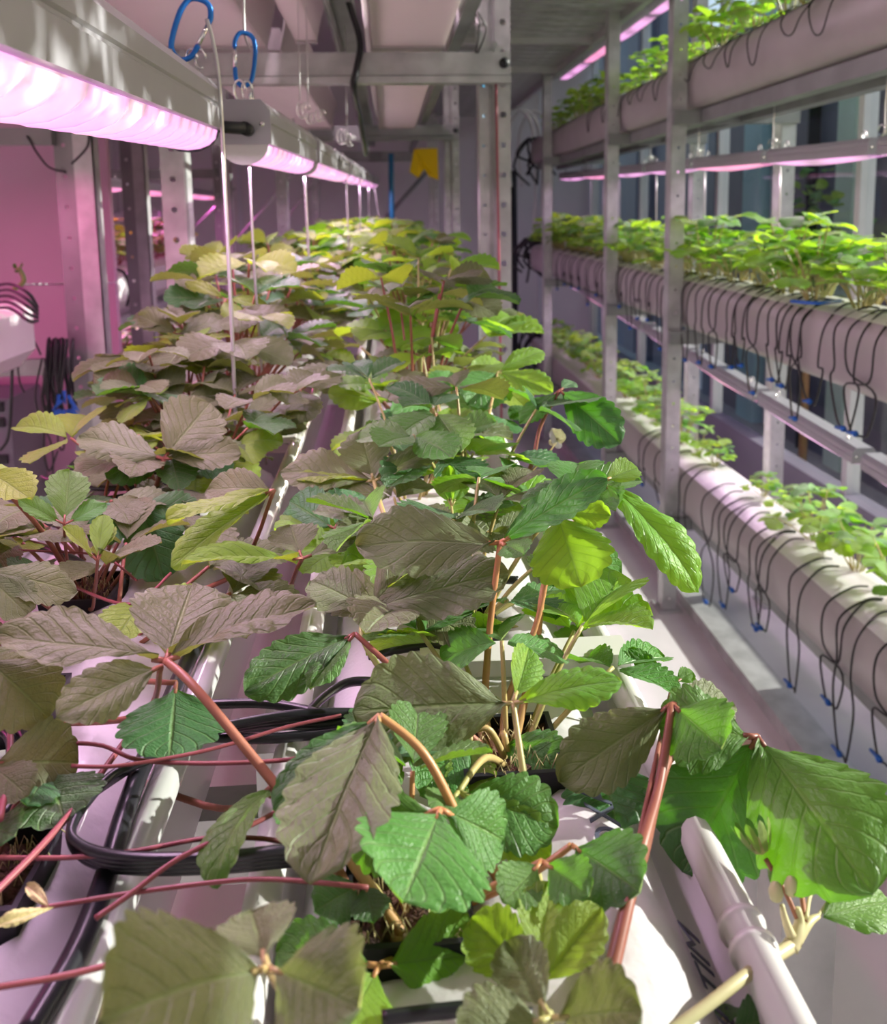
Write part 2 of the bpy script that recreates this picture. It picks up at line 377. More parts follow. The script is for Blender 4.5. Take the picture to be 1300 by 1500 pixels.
# ---- bed rack on the left of the aisle
rk = empty('growing_rack', (-0.1, 3.6, 0), 'galvanised steel rack over the near strawberry bed on the left', 'rack')
zt = 2.3
for (Y, xr, xl) in ((2.4, (0.308, 0.350), (-0.609, -0.545)), (4.8, (0.375, 0.412), (-0.60, -0.545)), (7.1, (0.40, 0.435), (-0.60, -0.55))):
    mb = channel_post(xr[0], xr[1], Y, 0, zt, -1)
    perf(mb, (xr[0] - .042, Y + .03, 0), (1, 0, 0), .028, 0, zt, r=.005)
    mb.box((xr[0] - .014, Y + .036, 0), (xr[0], Y + .05, zt)); mb.box((xr[0] - .042, Y + .033, 0), (xr[0] - .039, Y + .09, zt))
    obj('post', mb, 'steel', rk, smooth=False)
    mb = channel_post(xl[0], xl[1], Y, 0, zt, 1)
    perf(mb, (xl[1] + .001, Y + .004, 0), (0, 1, 0), .06, 0, zt, r=.005); mb.box((xl[0], Y + .004, 0), (xl[0] + .003, Y + .06, zt))
    obj('post', mb, 'steel', rk, smooth=False)
    zb = {2.4: 1.886, 4.8: 1.935, 7.1: 1.96}[Y]
    mb = MB().box((xl[0] + .01, Y - .035, zb - .018), (xr[1] - .004, Y - .004, zb + .042)); mb.box((xl[0] + .01, Y - .045, zb - .040), (xr[1] - .004, Y - .004, zb - .021))
    obj('beam', mb, 'steeld' if Y > 3 else 'steel', rk, smooth=False)
    obj('beam', MB().box((xl[0] + .02, Y - .03, .97), (xr[1] - .01, Y - .004, 1.03)), 'steel', rk, smooth=False)
    b = obj('bolt', MB().lathe([(0, 0), (.014, 0), (.014, .01), (0, .01)], (0, 0, 0), 10), 'blackp', rk)
    b.rotation_euler = (PI / 2, 0, 0); b.location = Vector((xr[1] - .022, Y - .036, zb + .012)) - rk.location
obj('rail', MB().box((-0.135, 0.4, 2.045), (-0.075, 7.1, 2.10)).box((-0.135, .4, 1.985), (-0.128, 7.1, 2.045)), 'steeld', rk, smooth=False)
obj('rail', MB().box((0.20, 0.4, 1.99), (0.235, 7.1, 2.03)), 'steeld', rk, smooth=False)
obj('support_post', MB().box((-0.108, .60, 0), (-0.068, .66, 1.10)), 'steel', rk, smooth=False)
obj('beam', MB().box((-0.55, .61, .985), (0.33, .65, 1.04)), 'steel', rk, smooth=False)
for s in (-1, 1):
    obj('post', MB().box((-.575 if s < 0 else .30, .59, 0), (-.53 if s < 0 else .345, .635, 1.0)), 'steel', rk, smooth=False)

# trays of the upper tier seen from below
def tray(x0, x1, y0, y1, label, z=1.935):
    w = x1 - x0; e = .03
    mb = MB(); prof = [(0, .13), (e, 0), (w - e, 0), (w, .13), (w - .006, .13), (w - e - .004, .006), (e + .004, .006), (.006, .13)]
    mb.prism([(a + x0, b + z) for a, b in prof], (0, y0, 0), (0, y1, 0), xdir=(1, 0, 0))
    t = top('growing_tray', mb, 'tray', label, 'tray', 'upper trays above the near bed', smooth=False, base=((x0 + x1) / 2, (y0 + y1) / 2, z))
    for yy in (y0, y1 - .02):
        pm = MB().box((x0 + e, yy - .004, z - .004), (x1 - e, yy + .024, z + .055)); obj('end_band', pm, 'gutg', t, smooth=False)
    return t
tray(-0.055, 0.195, 0.5, 2.34, 'pale translucent tray overhead, right of the dark rail and nearest')
tray(-0.62, -0.27, 0.5, 2.34, 'wide pale tray overhead above the nearest grow lamp')
tray(-0.255, -0.14, 0.9, 2.34, 'narrow pale tray overhead between wide tray and dark rail', 1.95)
tray(-0.055, 0.195, 2.46, 4.7, 'pale translucent tray beyond the first cross beam, near the yellow card', 1.955)
tray(-0.60, -0.25, 2.46, 4.7, 'wide pale tray beyond the first cross beam, over the lamp row', 1.955)

# ---- right rack
rr = empty('growing_rack', (1.25, 4, 0), 'galvanised steel three tier rack along the right windows', 'rack')
for Y in (2.98, 3.85, 5.42):
    for x0, d in ((1.0, .05), (1.395, .05)):
        mb = MB(); perf(mb, (x0, Y, 0.01), (1, 0, 0), .052, .01, 2.75, r=.005)
        mb.box((x0, Y + .004, .01), (x0 + .003, Y + .055, 2.75)); mb.box((x0 + .049, Y + .004, .01), (x0 + .052, Y + .02, 2.75))
        p = obj('post', mb, 'steel', rr, smooth=False)
        obj('foot_plate', MB().box((x0 - .015, Y - .02, 0), (x0 + .07, Y + .08, .008)), 'steel', p, smooth=False)
    for z in (.325, 1.02, 1.79):
        obj('cross_beam', MB().box((1.0, Y - .028, z), (1.447, Y - .002, z + .048)), 'steeld', rr, smooth=False)
for z in (1.795, .335):
    for x in (1.095, 1.235):
        obj('rail', MB().box((x, -.6, z), (x + .05, 6.2, z + .044)), 'steeld', rr, smooth=False)
obj('rail', MB().box((1.20, -.6, 1.03), (1.25, 6.2, 1.07)), 'steeld', rr, smooth=False)
obj('base_rail', MB().box((1.09, 1.2, 0.0), (1.19, 6.2, 0.045)), 'steel', rr, smooth=False)

def gutter_profile(w, h, k=8):
    """rounded bulging front and back, flat lid"""
    pts = []
    for i in range(k + 1):
        a = -PI / 2 - PI * .95 * i / k
        pts.append((w * .16 + math.cos(a) * w * .16 * 1.0, h / 2 + math.sin(a) * h / 2))
    for i in range(k + 1):
        a = PI / 2 - .05 * PI - PI * .95 * i / k
        pts.append((w * .84 + math.cos(a) * w * .16, h / 2 + math.sin(a) * h / 2))
    return pts
def closed_gutter(x, w, z, h, y0, y1, label, m_='gutg'):
    t = empty('planting_gutter', (x + w / 2, (y0 + y1) / 2, z), label, 'gutter', 'planting gutters')
    mb = MB(); mb.prism([(a + x, b + z) for a, b in gutter_profile(w, h)], (0, y0, 0), (0, y1, 0), xdir=(1, 0, 0)); 
    obj('body', mb, m_, t, sharp=50)
    rng = random.Random(int(z * 100)); mb = MB(); nx, ny = 7, int((y1 - y0) / .05)
    vs = []
    for j in range(ny + 1):
        for i in range(nx + 1):
            u = i / nx; xx = x + .012 + (w - .024) * u; yy = y0 + (y1 - y0) * j / ny
            zz = z + h + .004 + .010 * noise.noise(Vector((xx * 14, yy * 9, z))) * math.sin(PI * u) + .004 * math.sin(PI * u)
            vs.append((xx, yy, zz if 0 < i < nx else z + h - .006))
    mb.add(vs, [(j * (nx + 1) + i, j * (nx + 1) + i + 1, (j + 1) * (nx + 1) + i + 1, (j + 1) * (nx + 1) + i) for j in range(ny) for i in range(nx)])
    obj('film_cover', mb, 'film', t)
    for yy in (y0 - .006, y1):
        mb = MB(); mb.prism([(a * 1.02 + x - .002, b * 1.02 + z - .002) for a, b in gutter_profile(w, h)], (0, yy, 0), (0, yy + .006, 0), xdir=(1, 0, 0)); obj('end_cap', mb, m_, t, smooth=False)
    return t
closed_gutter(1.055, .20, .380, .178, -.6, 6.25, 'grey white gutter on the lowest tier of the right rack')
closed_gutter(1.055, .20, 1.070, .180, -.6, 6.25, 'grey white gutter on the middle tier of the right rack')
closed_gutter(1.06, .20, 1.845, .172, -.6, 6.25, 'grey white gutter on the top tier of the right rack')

# ---- open gutters of the near bed
def open_gutter(x0, x1, z, h, y0, y1, label, clear_left=False):
    t = empty('planting_gutter', ((x0 + x1) / 2, (y0 + y1) / 2, z - h), label, 'gutter', 'planting gutters')
    k = 14; outer = []; inner = []; w = x1 - x0; c = (x0 + x1) / 2
    for i in range(k + 1):
        a = PI + PI * i / k; ca, sa = math.cos(a), math.sin(a)
        f = lambda v, e: math.copysign(abs(v) ** e, v)
        outer.append((c + f(ca, .55) * w / 2, z + f(sa, .7) * h)); inner.append((c + f(ca, .55) * (w / 2 - .005), z + f(sa, .7) * (h - .005)))
    mb = MB(); mb.prism(outer + inner[::-1], (0, y0, 0), (0, y1, 0), xdir=(1, 0, 0)); obj('body', mb, 'gut', t, sharp=50)
    for s, x in ((-1, x0), (1, x1)):
        prof = [(x + .0085 * math.cos(q * PI / 6), z + .0095 * math.sin(q * PI / 6)) for q in range(12)]
        mb = MB(); mb.prism(prof, (0, y0, 0), (0, y1, 0), xdir=(1, 0, 0)); obj('rolled_lip', mb, 'lip' if (clear_left and s > 0) else 'gut', t)
    return t
Z0 = 1.20
gc = open_gutter(-0.062, 0.142, Z0, .16, .13, 6.3, 'white open gutter with rolled lip in the middle of the near bed')
gl = open_gutter(-0.345, -0.126, Z0, .16, .13, 6.3, 'white open gutter under the lamps at the left of the near bed', True)
for yy in (.30, .312): obj('coupling_ring', MB().tube([(.142, yy, Z0), (.142, yy + .003, Z0)], .0102, 16), 'gut', gc)
obj('strap', MB().box((.015, .505, Z0 + .006), (.150, .53, Z0 + .018)), 'gut', gc, smooth=False)
for s in range(2):
    x0, x1 = ((-.062, .142), (-.345, -.126))[s]
    for yy in (1.1, 2.2, 3.4): obj('strap', MB().box((x0, yy, Z0 + .004), (x1, yy + .02, Z0 + .012)), 'gut', (gc, gl)[s], smooth=False)
# lower gutters of the same rack
open_gutter(-0.062, 0.142, .62, .16, .3, 6.3, 'white open gutter low down beneath the near bed middle gutter')
open_gutter(-0.345, -0.126, .62, .16, .3, 6.3, 'white open gutter low down beneath the near bed left gutter')

def grow_bag(x0, x1, y0, y1, z, label, seed, holes, amp=.007):
    """film bag lying in the gutter: bulging top with folds, rounded ends"""
    t = empty('grow_bag', ((x0 + x1) / 2, (y0 + y1) / 2, z - .06), label, 'bag', 'grow bags in the near bed')
    nx, ny = 16, max(20, int((y1 - y0) / .014)); vs = []
    for j in range(ny + 1):
        v = j / ny; yy = y0 + (y1 - y0) * v; e = min(1, min(v, 1 - v) * (y1 - y0) / .04); e = math.sqrt(max(0, 1 - (1 - e) ** 2))
        for i in range(nx + 1):
            u = i / nx * 2 - 1; pr = (1 - abs(u) ** 5) ** .5
            xx = (x0 + x1) / 2 + u * (x1 - x0) / 2 * (.94 + .06 * e)
            q = Vector((xx * 16, yy * 9, seed * 3.1))
            zz = z - .05 + .05 * pr * e + amp * (noise.noise(q) + .5 * noise.noise(q * 2.3) + .5 * abs(noise.noise(Vector((xx * 25 + yy * 14, yy * 5, seed))))) * pr * e
            for hx, hy, hw in holes:
                if max(abs(xx - hx), abs(yy - hy)) < hw * .85: zz = min(zz, z - .012)
            vs.append((xx, yy, zz))
    mb = MB().add(vs, [(j * (nx + 1) + i, j * (nx + 1) + i + 1, (j + 1) * (nx + 1) + i + 1, (j + 1) * (nx + 1) + i) for j in range(ny) for i in range(nx)])
    obj('film', mb, 'film', t)
    return t
BC = [(.002, .33), (.060, .43), (.045, .575), (.07, .76), (.05, .95)]        # crowns in the middle gutter
BL = [(-.190, .362), (-.235, .50), (-.245, .66), (-.225, .83), (-.24, 1.0)]     # crowns in the left gutter
b1 = grow_bag(-.05, .132, .14, 1.06, Z0 + .004, 'white printed film grow bag nearest in the middle gutter', 1, [(x, y, .03) for x, y in BC])
grow_bag(-.334, -.137, .14, 1.06, Z0 + .002, 'pink lit white film grow bag nearest in the left gutter', 2, [(x, y, .03) for x, y in BL], .011)
for k in range(1, 5):
    y0 = .14 + k * 1.1
    grow_bag(-.05, .126, y0, y0 + 1.06, Z0 + .004, 'white film grow bag in the middle gutter, %s from the near end' % ORD[k], 3 + k, [], .005)
    grow_bag(-.334, -.137, y0, y0 + 1.06, Z0 + .002, 'white film grow bag in the left gutter, %s from the near end' % ORD[k], 13 + k, [], .005)
def lettering(txt, loc, size, rot, parent):
    c = bpy.data.curves.new('lettering', 'FONT'); c.body = txt; c.size = size; c.extrude = .0003; c.align_x = 'LEFT'; c.materials.append(M['ink'])
    o = bpy.data.objects.new('lettering', c); COL.objects.link(o)
    me = bpy.data.meshes.new_from_object(o.evaluated_get(bpy.context.evaluated_depsgraph_get())); bpy.data.objects.remove(o); bpy.data.curves.remove(c)
    o = bpy.data.objects.new('lettering', me); COL.objects.link(o)
    o.rotation_euler = rot; o.parent = parent; o.location = Vector(loc) - wloc(parent); return o
lettering('ULTIM', (.1285, .268, Z0 - .0165), .021, (math.radians(47), 0, PI / 2), b1)
lettering('OXA', (.106, .352, Z0 + .0045), .022, (math.radians(11), 0, PI / 2), b1)

# ------------------------------------------------------------------ grow lamps
def grow_lamp(p, q, w, h, label, group, lens='lens', power=0.0, lcol=(1, .62, .96), lobes=True, bottom_drop=.023):
    """aluminium LED bar from p to q (bottom centre of the housing), with a bulging lens below"""
    p = Vector(p); q = Vector(q); t = empty('grow_lamp', (p + q) / 2, label, 'lamp', group)
    c = w * .16
    prof = [(-w / 2, 0), (w / 2, 0), (w / 2, h * .40), (w / 2 - .0025, h * .43), (w / 2 - .0025, h * .47), (w / 2, h * .50), (w / 2, h * .74), (w / 2 - c, h), (-w / 2 + c, h), (-w / 2, h * .74), (-w / 2, h * .5), (-w / 2 + .0025, h * .47), (-w / 2 + .0025, h * .43), (-w / 2, h * .40)]
    obj('housing', MB().prism(prof, p, q), 'lampw', t, smooth=False)
    d = (q - p).normalized()
    for e, s in ((p, -1), (q, 1)):
        pr = [(a * 1.015, b * 1.015) for a, b in [(-w / 2, 0), (w / 2, 0), (w / 2, h * .74), (w / 2 - c, h), (-w / 2 + c, h), (-w / 2, h * .74)]]
        cap = obj('end_cap', MB().prism(pr, e, e + d * (.006 * s)) if s > 0 else MB().prism(pr, e - d * .006, e), 'lampw', t, smooth=False)
        for sx in (-.36, .36):
            x = d.cross(Vector((0, 0, 1))).normalized(); cc = e + d * (.0065 * s) + x * (w * sx) + Vector((0, 0, h * .45))
            obj('screw', MB().tube([cc, cc + d * (.002 * s)], .0032, 8), 'chrome', cap)
    L = (q - p).length; x = d.cross(Vector((0, 0, 1))).normalized()
    n = max(3, int(L / .05)) if lobes else max(2, int(L / .3)); sub = 8 if lobes else 2; kx = 8; vs = []
    N = n * sub
    for j in range(N + 1):
        ph = (j / sub) % 1.0; b = (.55 + .45 * math.sin(PI * ph) ** .6) if lobes else 1.0
        e = min(1, min(j, N - j) / 2.0 + .25)
        for i in range(kx + 1):
            a = PI * i / kx; u = -math.cos(a); dr = bottom_drop * math.sin(a) ** .8 * b * e
            skew = .014 * math.sin(a) if lobes else 0
            vs.append(p + d * max(.004, min(L - .004, L * j / N + skew)) + x * (u * w * .43) - Vector((0, 0, dr + .001)))
    fs = [(j * (kx + 1) + i, (j + 1) * (kx + 1) + i, (j + 1) * (kx + 1) + i + 1, j * (kx + 1) + i + 1) for j in range(N) for i in range(kx)]
    lm_ = MB().add(vs, fs); lm_.uv = [(i / kx, j / sub + (.25 * math.sin(PI * i / kx) if lobes else 0)) for j in range(N + 1) for i in range(kx + 1)]
    obj('lens', lm_, lens, t)
    if lobes:
        for e, s in ((p, 1), (q, -1)):
            pr = [(w * .44 * -math.cos(PI * i / 10), -bottom_drop * 1.15 * math.sin(PI * i / 10)) for i in range(11)]
            obj('lens_end', MB().prism(pr, e, e + d * ((.008 if s < 0 else .001) * s)), 'blackp' if s < 0 else 'gut', t, smooth=False)
    for f in (.12, .88):
        o = p.lerp(q, f) + Vector((0, 0, h)); r = .011
        obj('hook', MB().tube([o + d * (r * math.cos(a)) + Vector((0, 0, r * .9 + r * math.sin(a))) for a in [PI * 2 * k / 12 - PI / 2 for k in range(11)]], .0022, 6), 'chrome', t)
    if power:
        la = bpy.data.lights.new('led_light', 'AREA'); la.shape = 'RECTANGLE'; la.size = L * .96; la.size_y = w * .8; la.energy = power * L; la.color = lcol
        lo = bpy.data.objects.new('led_light', la); COL.objects.link(lo); lo.parent = t
        mid = (p + q) / 2 - Vector((0, 0, bottom_drop + .004))
        rot = Matrix((d, d.cross(Vector((0, 0, 1))).normalized() * 1, Vector((0, 0, 1)))).transposed()
        zz = Vector((0, 0, 1)); yy = zz.cross(d).normalized(); zz = d.cross(yy)
        lo.rotation_euler = Matrix((d, yy, zz)).transposed().to_euler(); lo.location = mid - t.location
    return t
GL = 'grow lamps over the near bed'; LP = 4.8
grow_lamp((-.186, .30, 1.566), (-.231, 1.05, 1.602), .080, .058, 'nearest grow lamp, long pale bar with bright pink lens at upper left', GL, power=LP)
def rowx(Y): return -.170 + .019 * Y
for k, (a, b) in enumerate(((1.15, 1.75), (1.82, 2.85), (2.95, 4.0), (4.1, 5.15), (5.25, 6.3))):
    grow_lamp((rowx(a) - .035, a, 1.567 + .022 * a), (rowx(b) - .035, b, 1.567 + .022 * b), .072, .056,
              'pale grow lamp bar with pink lens over the bed, %s behind the nearest lamp' % ORD[k], GL, power=LP, lobes=k < 2)
# a plug on the second lamp's end face
pl = obj('plug', MB().tube([(-.176, 1.145, 1.61), (-.176, 1.115, 1.61)], .0085, 12).tube([(-.176, 1.12, 1.61), (-.2, 1.112, 1.611), (-.225, 1.09, 1.613)], .008, 10), 'blackp', bpy.data.objects['grow_lamp.001'])
for k, (a, b) in enumerate(((.5, 2.25), (2.5, 4.6))):  # added lamps hidden above the trays, only to brighten them from behind
    grow_lamp((-.20, a, 2.46), (-.20, b, 2.46), .075, .05, 'unseen lamp added above the pale trays to light them, %s' % ('nearest', 'beyond the first cross beam')[k], 'lamps added above the upper trays', power=5.0, lcol=(1, .72, .86), lobes=False)
# left neighbouring rack
GL2 = 'grow lamps of the left rack'
grow_lamp((-1.08, .5, 1.66), (-1.08, 2.2, 1.66), .075, .05, 'grow lamp of the left rack in front of the pink board, beyond the frame edge', GL2, 'lensr', power=7.0, lcol=(1, .09, .46), lobes=False)
for k, (a, b) in enumerate(((3.55, 4.0), (4.08, 4.9), (5.0, 6.0))):
    grow_lamp((-1.20 + .02 * k, a, 1.63), (-1.20 + .02 * k, b, 1.63), .075, .04, 'small glowing lamp seen between the left rack posts, %s toward the far wall' % ORD[k], GL2, 'lensr', power=5.0, lcol=(1, .16, .72), lobes=False)
grow_lamp((-1.19, 3.5, 1.03), (-1.19, 4.6, 1.03), .07, .04, 'low grow lamp glowing under the left rack gutter', GL2, 'lensr', power=2.5, lcol=(1, .3, .75), lobes=False)
grow_lamp((-1.75, 5.6, 1.50), (-1.45, 5.6, 1.50), .06, .04, 'dim far grow lamp crossing behind the left rack', GL2, 'lensr', lobes=False)
fl_ = [o for o in bpy.data.objects if o.get('label', '').startswith('dim far')][0]
for x in (-1.7, -1.5): obj('hanger', MB().tube([(x, 5.6, 1.54), (x, 5.6, 2.9)], .003, 5), 'wire', fl_)
# right rack: three rows
GR = 'grow lamps of the right rack'
Yb = [1.42, 2.05, 2.66, 3.31, 3.92, 4.55, 5.2, 5.9]
for row, zf, nm in ((0, lambda Y: 1.575 + .024 * Y, 'above the middle plants'), (1, lambda Y: 2.335 + .008 * Y, 'above the top plants'), (2, lambda Y: .735 + .05 * Y, 'under the middle gutter')):
    for k in range(len(Yb) - 1):
        if row == 1 and Yb[k + 1] < 3.2: continue
        a, b = Yb[k] + .025, Yb[k + 1] - .025
        grow_lamp((1.22, a, zf(a)), (1.22, b, zf(b)), .062, .042, 'slim pink grow lamp %s, right rack, %s from near end' % (nm, ORD[k]), GR, 'lensr' if k % 3 == 2 else 'lens', power=(1.6, 0, 2.2)[row], lobes=False, bottom_drop=.016)
def wire(name, pts, r, mt, label, cat, group=None, sm=6, n=6):
    pts = [Vector(p) for p in pts]
    return top(name, MB().tube(pts, r, n, smooth=sm), mt, label, cat, group, base=pts[0])
for k, Y in enumerate(Yb[1:-1]):
    zz = 1.575 + .024 * Y
    wire('hanging_wire', [(1.22, Y, zz + .045), (1.222, Y + .01, 1.70 + .02 * Y), (1.22, Y, 1.83)], .0018, 'wire', 'thin wire holding up the middle lamp row at its %s joint' % ORD[k], 'wire', 'wires of the right lamps', 2)
    wire('hanging_wire', [(1.255, Y + .02, zz - .01), (1.257, Y + .02, zz - .2), (1.257, Y + .02, 1.26)], .0022, 'wire', 'pale wire hanging below the middle lamp row at its %s joint' % ORD[k], 'wire', 'wires of the right lamps', 2)
    bm = MB()
    for q in range(3): bm.tube([Vector((1.21 + .012 * q, Y + .014 * math.cos(a + q), zz + .058 + .014 * math.sin(a))) for a in [k2 * PI / 5 for k2 in range(10)]], .0018, 5)
    top('lamp_clip', bm, 'chrome', 'shiny clip cluster on the middle lamp row at its %s joint' % ORD[k], 'clip', 'clips of the right lamps', base=(1.22, Y, zz + .045))

# ------------------------------------------------------------------ ropes, carabiners, cables around the near lamps
pA = [at(303, 28, 1.0), at(312, 60, 1.0), at(320, 110, 1.0), at(325, 180, 1.0), at(331, 300, 1.0), at(339, 460, 1.0), at(347, 660, 1.0), at(351, 800, 1.0)]
wire('wire_rope', pA, .0023, 'wire', 'braided wire rope hanging at the end of the nearest grow lamp', 'rope', 'wire ropes over the bed', 8, 8)
pB = [at(357, -30, 1.25), at(359, 50, 1.25), at(372, 85, 1.22), at(367, 130, 1.22), at(365, 220, 1.22), at(372, 380, 1.22), at(382, 520, 1.22), at(391, 680, 1.22)]
wire('wire_rope', pB, .0018, 'wire', 'grey wire rope in front of the second lamp and its blue carabiner', 'rope', 'wire ropes over the bed', 8, 8)
for k, (x0, y0, x1, y1, Y, r) in enumerate(((445, 240, 455, 420, 1.85, .0030), (507, 258, 512, 390, 2.9, .0028), (527, 262, 529, 380, 3.5, .0026), (548, 268, 557, 330, 4.6, .003), (540, 268, 541, 335, 5.3, .003))):
    wire('wire_rope', [at(x0, y0, Y), at((x0 + x1) / 2, (y0 + y1) / 2, Y), at(x1, y1, Y)], r, 'wire', 'pink lit wire rope hanging below the lamp row, %s behind the second lamp' % ORD[k], 'rope', 'wire ropes over the bed', 2)
for k, (x, y0, y1, Y) in enumerate(((436, -20, 160, 1.9), (448, -20, 175, 2.0), (505, -10, 215, 2.6))):
    wire('wire_rope', [at(x, y0, Y), at(x + 2, (y0 + y1) / 2, Y), at(x + 4, y1, Y)], .0014, 'wire', 'thin rope from the upper trays down to the lamp row, %s beyond the carabiners' % ORD[k], 'rope', 'wire ropes over the bed', 2)
def carabiner(c, L, w, ang, label, flip=1):
    """flat ring with a straight gate on one side, in the picture-facing plane"""
    t = empty('carabiner', c, label, 'carabiner', 'blue carabiners')
    X = Vector((math.cos(ang), 0.25, math.sin(ang))).normalized(); Zv = Vector((-math.sin(ang), 0.1, math.cos(ang))); Zv = (Zv - X * X.dot(Zv)).normalized()
    def P(a, b): return Vector(c) + X * (a * flip) + Zv * b
    h, q = L / 2, w / 2
    path = [(q, -h * .35), (q * .9, -h * .75), (q * .45, -h), (-q * .1, -h), (-q * .62, -h * .8), (-q * .85, -h * .45), (-q * 1.0, 0), (-q * 1.05, h * .45), (-q * .8, h * .85), (-q * .1, h), (q * .6, h * .95), (q * 1.0, h * .65), (q * 1.02, h * .42)]
    obj('body', MB().tube([P(*a) for a in path], .0032, 8, smooth=4), 'blue', t)
    obj('gate', MB().tube([P(q, -h * .33), P(q * 1.02, h * .40)], .0026, 8), 'chrome', t, label='silver gate')
    return t
carabiner(at(278, 42, 1.0), .069, .030, math.radians(-27), 'blue carabiner tilted above the end of the nearest grow lamp')
carabiner(at(359, 87, 1.2), .070, .026, math.radians(-3), 'upright blue carabiner above the second grow lamp', -1)
for k, (x, y, Y, r) in enumerate(((279, 85, 1.0, .012), (350, 132, 1.16, .014), (441, 160, 1.8, .016), (452, 172, 1.85, .011), (466, 168, 1.9, .012), (500, 200, 2.6, .022), (512, 205, 2.7, .018))):
    c = at(x, y, Y); bm = MB()
    bm.tube([c + Vector((r * .6 * math.cos(a), .004 * a, r * math.sin(a))) for a in [q * PI / 6 for q in range(11)]], .0016, 6)
    bm.tube([c + Vector((r * .5 * math.cos(a) + .01, .004, r * .9 * math.sin(a))) for a in [q * PI / 6 for q in range(11)]], .0014, 6)
    top('eye_hook', bm, 'chrome', 'shiny wire hook loop above the grow lamps, %s from the near end' % ORD[k], 'hook', 'eye hooks of the lamps', base=c)
cp = [at(500, -30, 2.3), at(515, 15, 2.33), at(528, 62, 2.34), at(523, 100, 2.34), at(518, 128, 2.36), at(526, 165, 2.6), at(533, 205, 2.8), at(536, 225, 3.0)]
wire('power_cable', cp, .009, 'black', 'thick black cable drooping past the cross beam to the lamp row', 'cable', None, 6, 8)
for k, (x0, y0, xm, ym, x1, y1) in enumerate(((680, 5, 702, 30, 697, 78), (684, 2, 712, 38, 700, 78))):
    wire('loose_cable', [at(x0, y0, 2.3), at(xm, ym, 2.3), at(x1, y1, 2.34)], .0022, 'tube', 'thin dark cable loop behind the pale tray, %s of two' % ('inner', 'outer')[k], 'cable', 'cables by the tray')
# pipes and cards at the far end
wire('blue_pipe', [at(706, 120, 3.4), at(705, 330, 3.4), at(706, 640, 3.4)], .011, 'bluepipe', 'vertical blue pipe just left of the perforated post', 'pipe', None, 2, 10)
wire('blue_pipe', [at(573, 225, 6.4), at(575, 360, 6.4)], .02, 'bluepipe', 'short blue pipe at the far wall behind the lamp row end', 'pipe', None, 2, 10)
wire('red_cord', [at(727, 120, 2.38), at(730, 300, 2.38), at(735, 620, 2.38)], .0035, 'redw', 'thin red cord running down the perforated post', 'cord', None, 2)
c1 = MB(); Yc = 4.6
poly = [(607, 218), (641, 217), (643, 264), (629, 259), (622, 248), (613, 261), (600, 252)]
c1.add([at(x, y, Yc + (.03 if i in (4,) else 0)) for i, (x, y) in enumerate(poly)] + [at(x, y, Yc + .006 + (.03 if i in (4,) else 0)) for i, (x, y) in enumerate(poly)],
       [tuple(range(7))[::-1], tuple(range(7, 14))] + [(i, (i + 1) % 7, 7 + (i + 1) % 7, 7 + i) for i in range(7)])
top('sticky_card', c1, 'yellow', 'folded yellow sticky trap hanging from the second cross beam', 'card', smooth=False, base=at(622, 218, Yc))
wire('brace_rod', [at(560, 325, 6.9), at(632, 245, 6.9)], .02, 'steeld', 'grey diagonal brace below the yellow card', 'brace', None, 2)
for k, (x0, y0, x1, y1) in enumerate(((285, 420, 480, 200), (420, 320, 470, 255), (270, 345, 345, 275))):
    wire('brace_rod', [at(x0, y0, 5.9), at(x1, y1, 5.9)], .008, 'steel', 'thin pale diagonal brace in the purple left background, %s' % ('longest', 'nearest the lamp row', 'nearest the left post')[k], 'brace', 'diagonal braces at the left', 2)
# corrugated panel over the aisle
cr = empty('corrugated_roof', (.7, 5, 2.36), 'pale ribbed panel spanning overhead between the two racks', 'panel')
for k in range(46):
    y = 2.45 + k * .12; sl = obj('slat', MB().box((.355, 2.45, 2.37), (1.07, 2.53, 2.40)) if k == 0 else sl.data, 'steel', cr, smooth=False); sl.location = Vector((0, k * .12, 0)) - cr.location
for y in (2.62, 3.5, 4.4, 5.3): obj('bar', MB().box((.35, y, 2.335), (1.085, y + .035, 2.369)), 'alu', cr, smooth=False)
for x in (.34, 1.06): obj('edge_rail', MB().box((x, 2.4, 2.33), (x + .03, 7.9, 2.41)), 'alu', cr, smooth=False)

# ------------------------------------------------------------------ left neighbouring rack
lr = empty('growing_rack', (-1.1, 3, 0), 'steel rack at the left in front of the pink lit board', 'rack')
def lpost(x0, x1, Y, w):
    mb = MB(); perf(mb, (x0, Y + .07, 0), (x1 - x0, -.07, 0), 1.0, 0, 2.4, r=.0001) if False else None
    mb.box((x1, Y, 0), (x1 + w, Y + .006, 2.4)); mb.cur = 1; perf(mb, (x0, Y + .004, 0), (1, 0, 0), x1 - x0, 0, 2.4, r=.006); mb.cur = 0; mb.box((x1 + w - .003, Y, 0), (x1 + w, Y + .05, 2.4)); return mb  # perforated flange in darker steel, its shade put into the colour
obj('post', lpost(-.888, -.838, 2.4, .052), ['steel', 'steeld'], lr, smooth=False)
obj('post', lpost(-.90, -.86, 3.02, .04), ['steel', 'steeld'], lr, smooth=False)
obj('post', lpost(-.90, -.86, 4.6, .05), ['steel', 'steeld'], lr, smooth=False)
for z in (1.695, 1.075): obj('beam', MB().box((-1.6, 2.37, z), (-.88, 2.398, z + .045)), 'steeld', lr, smooth=False)
for z in (1.695, 1.06): obj('beam', MB().box((-1.6, 4.57, z), (-.88, 4.598, z + .05)), 'steeld', lr, smooth=False)
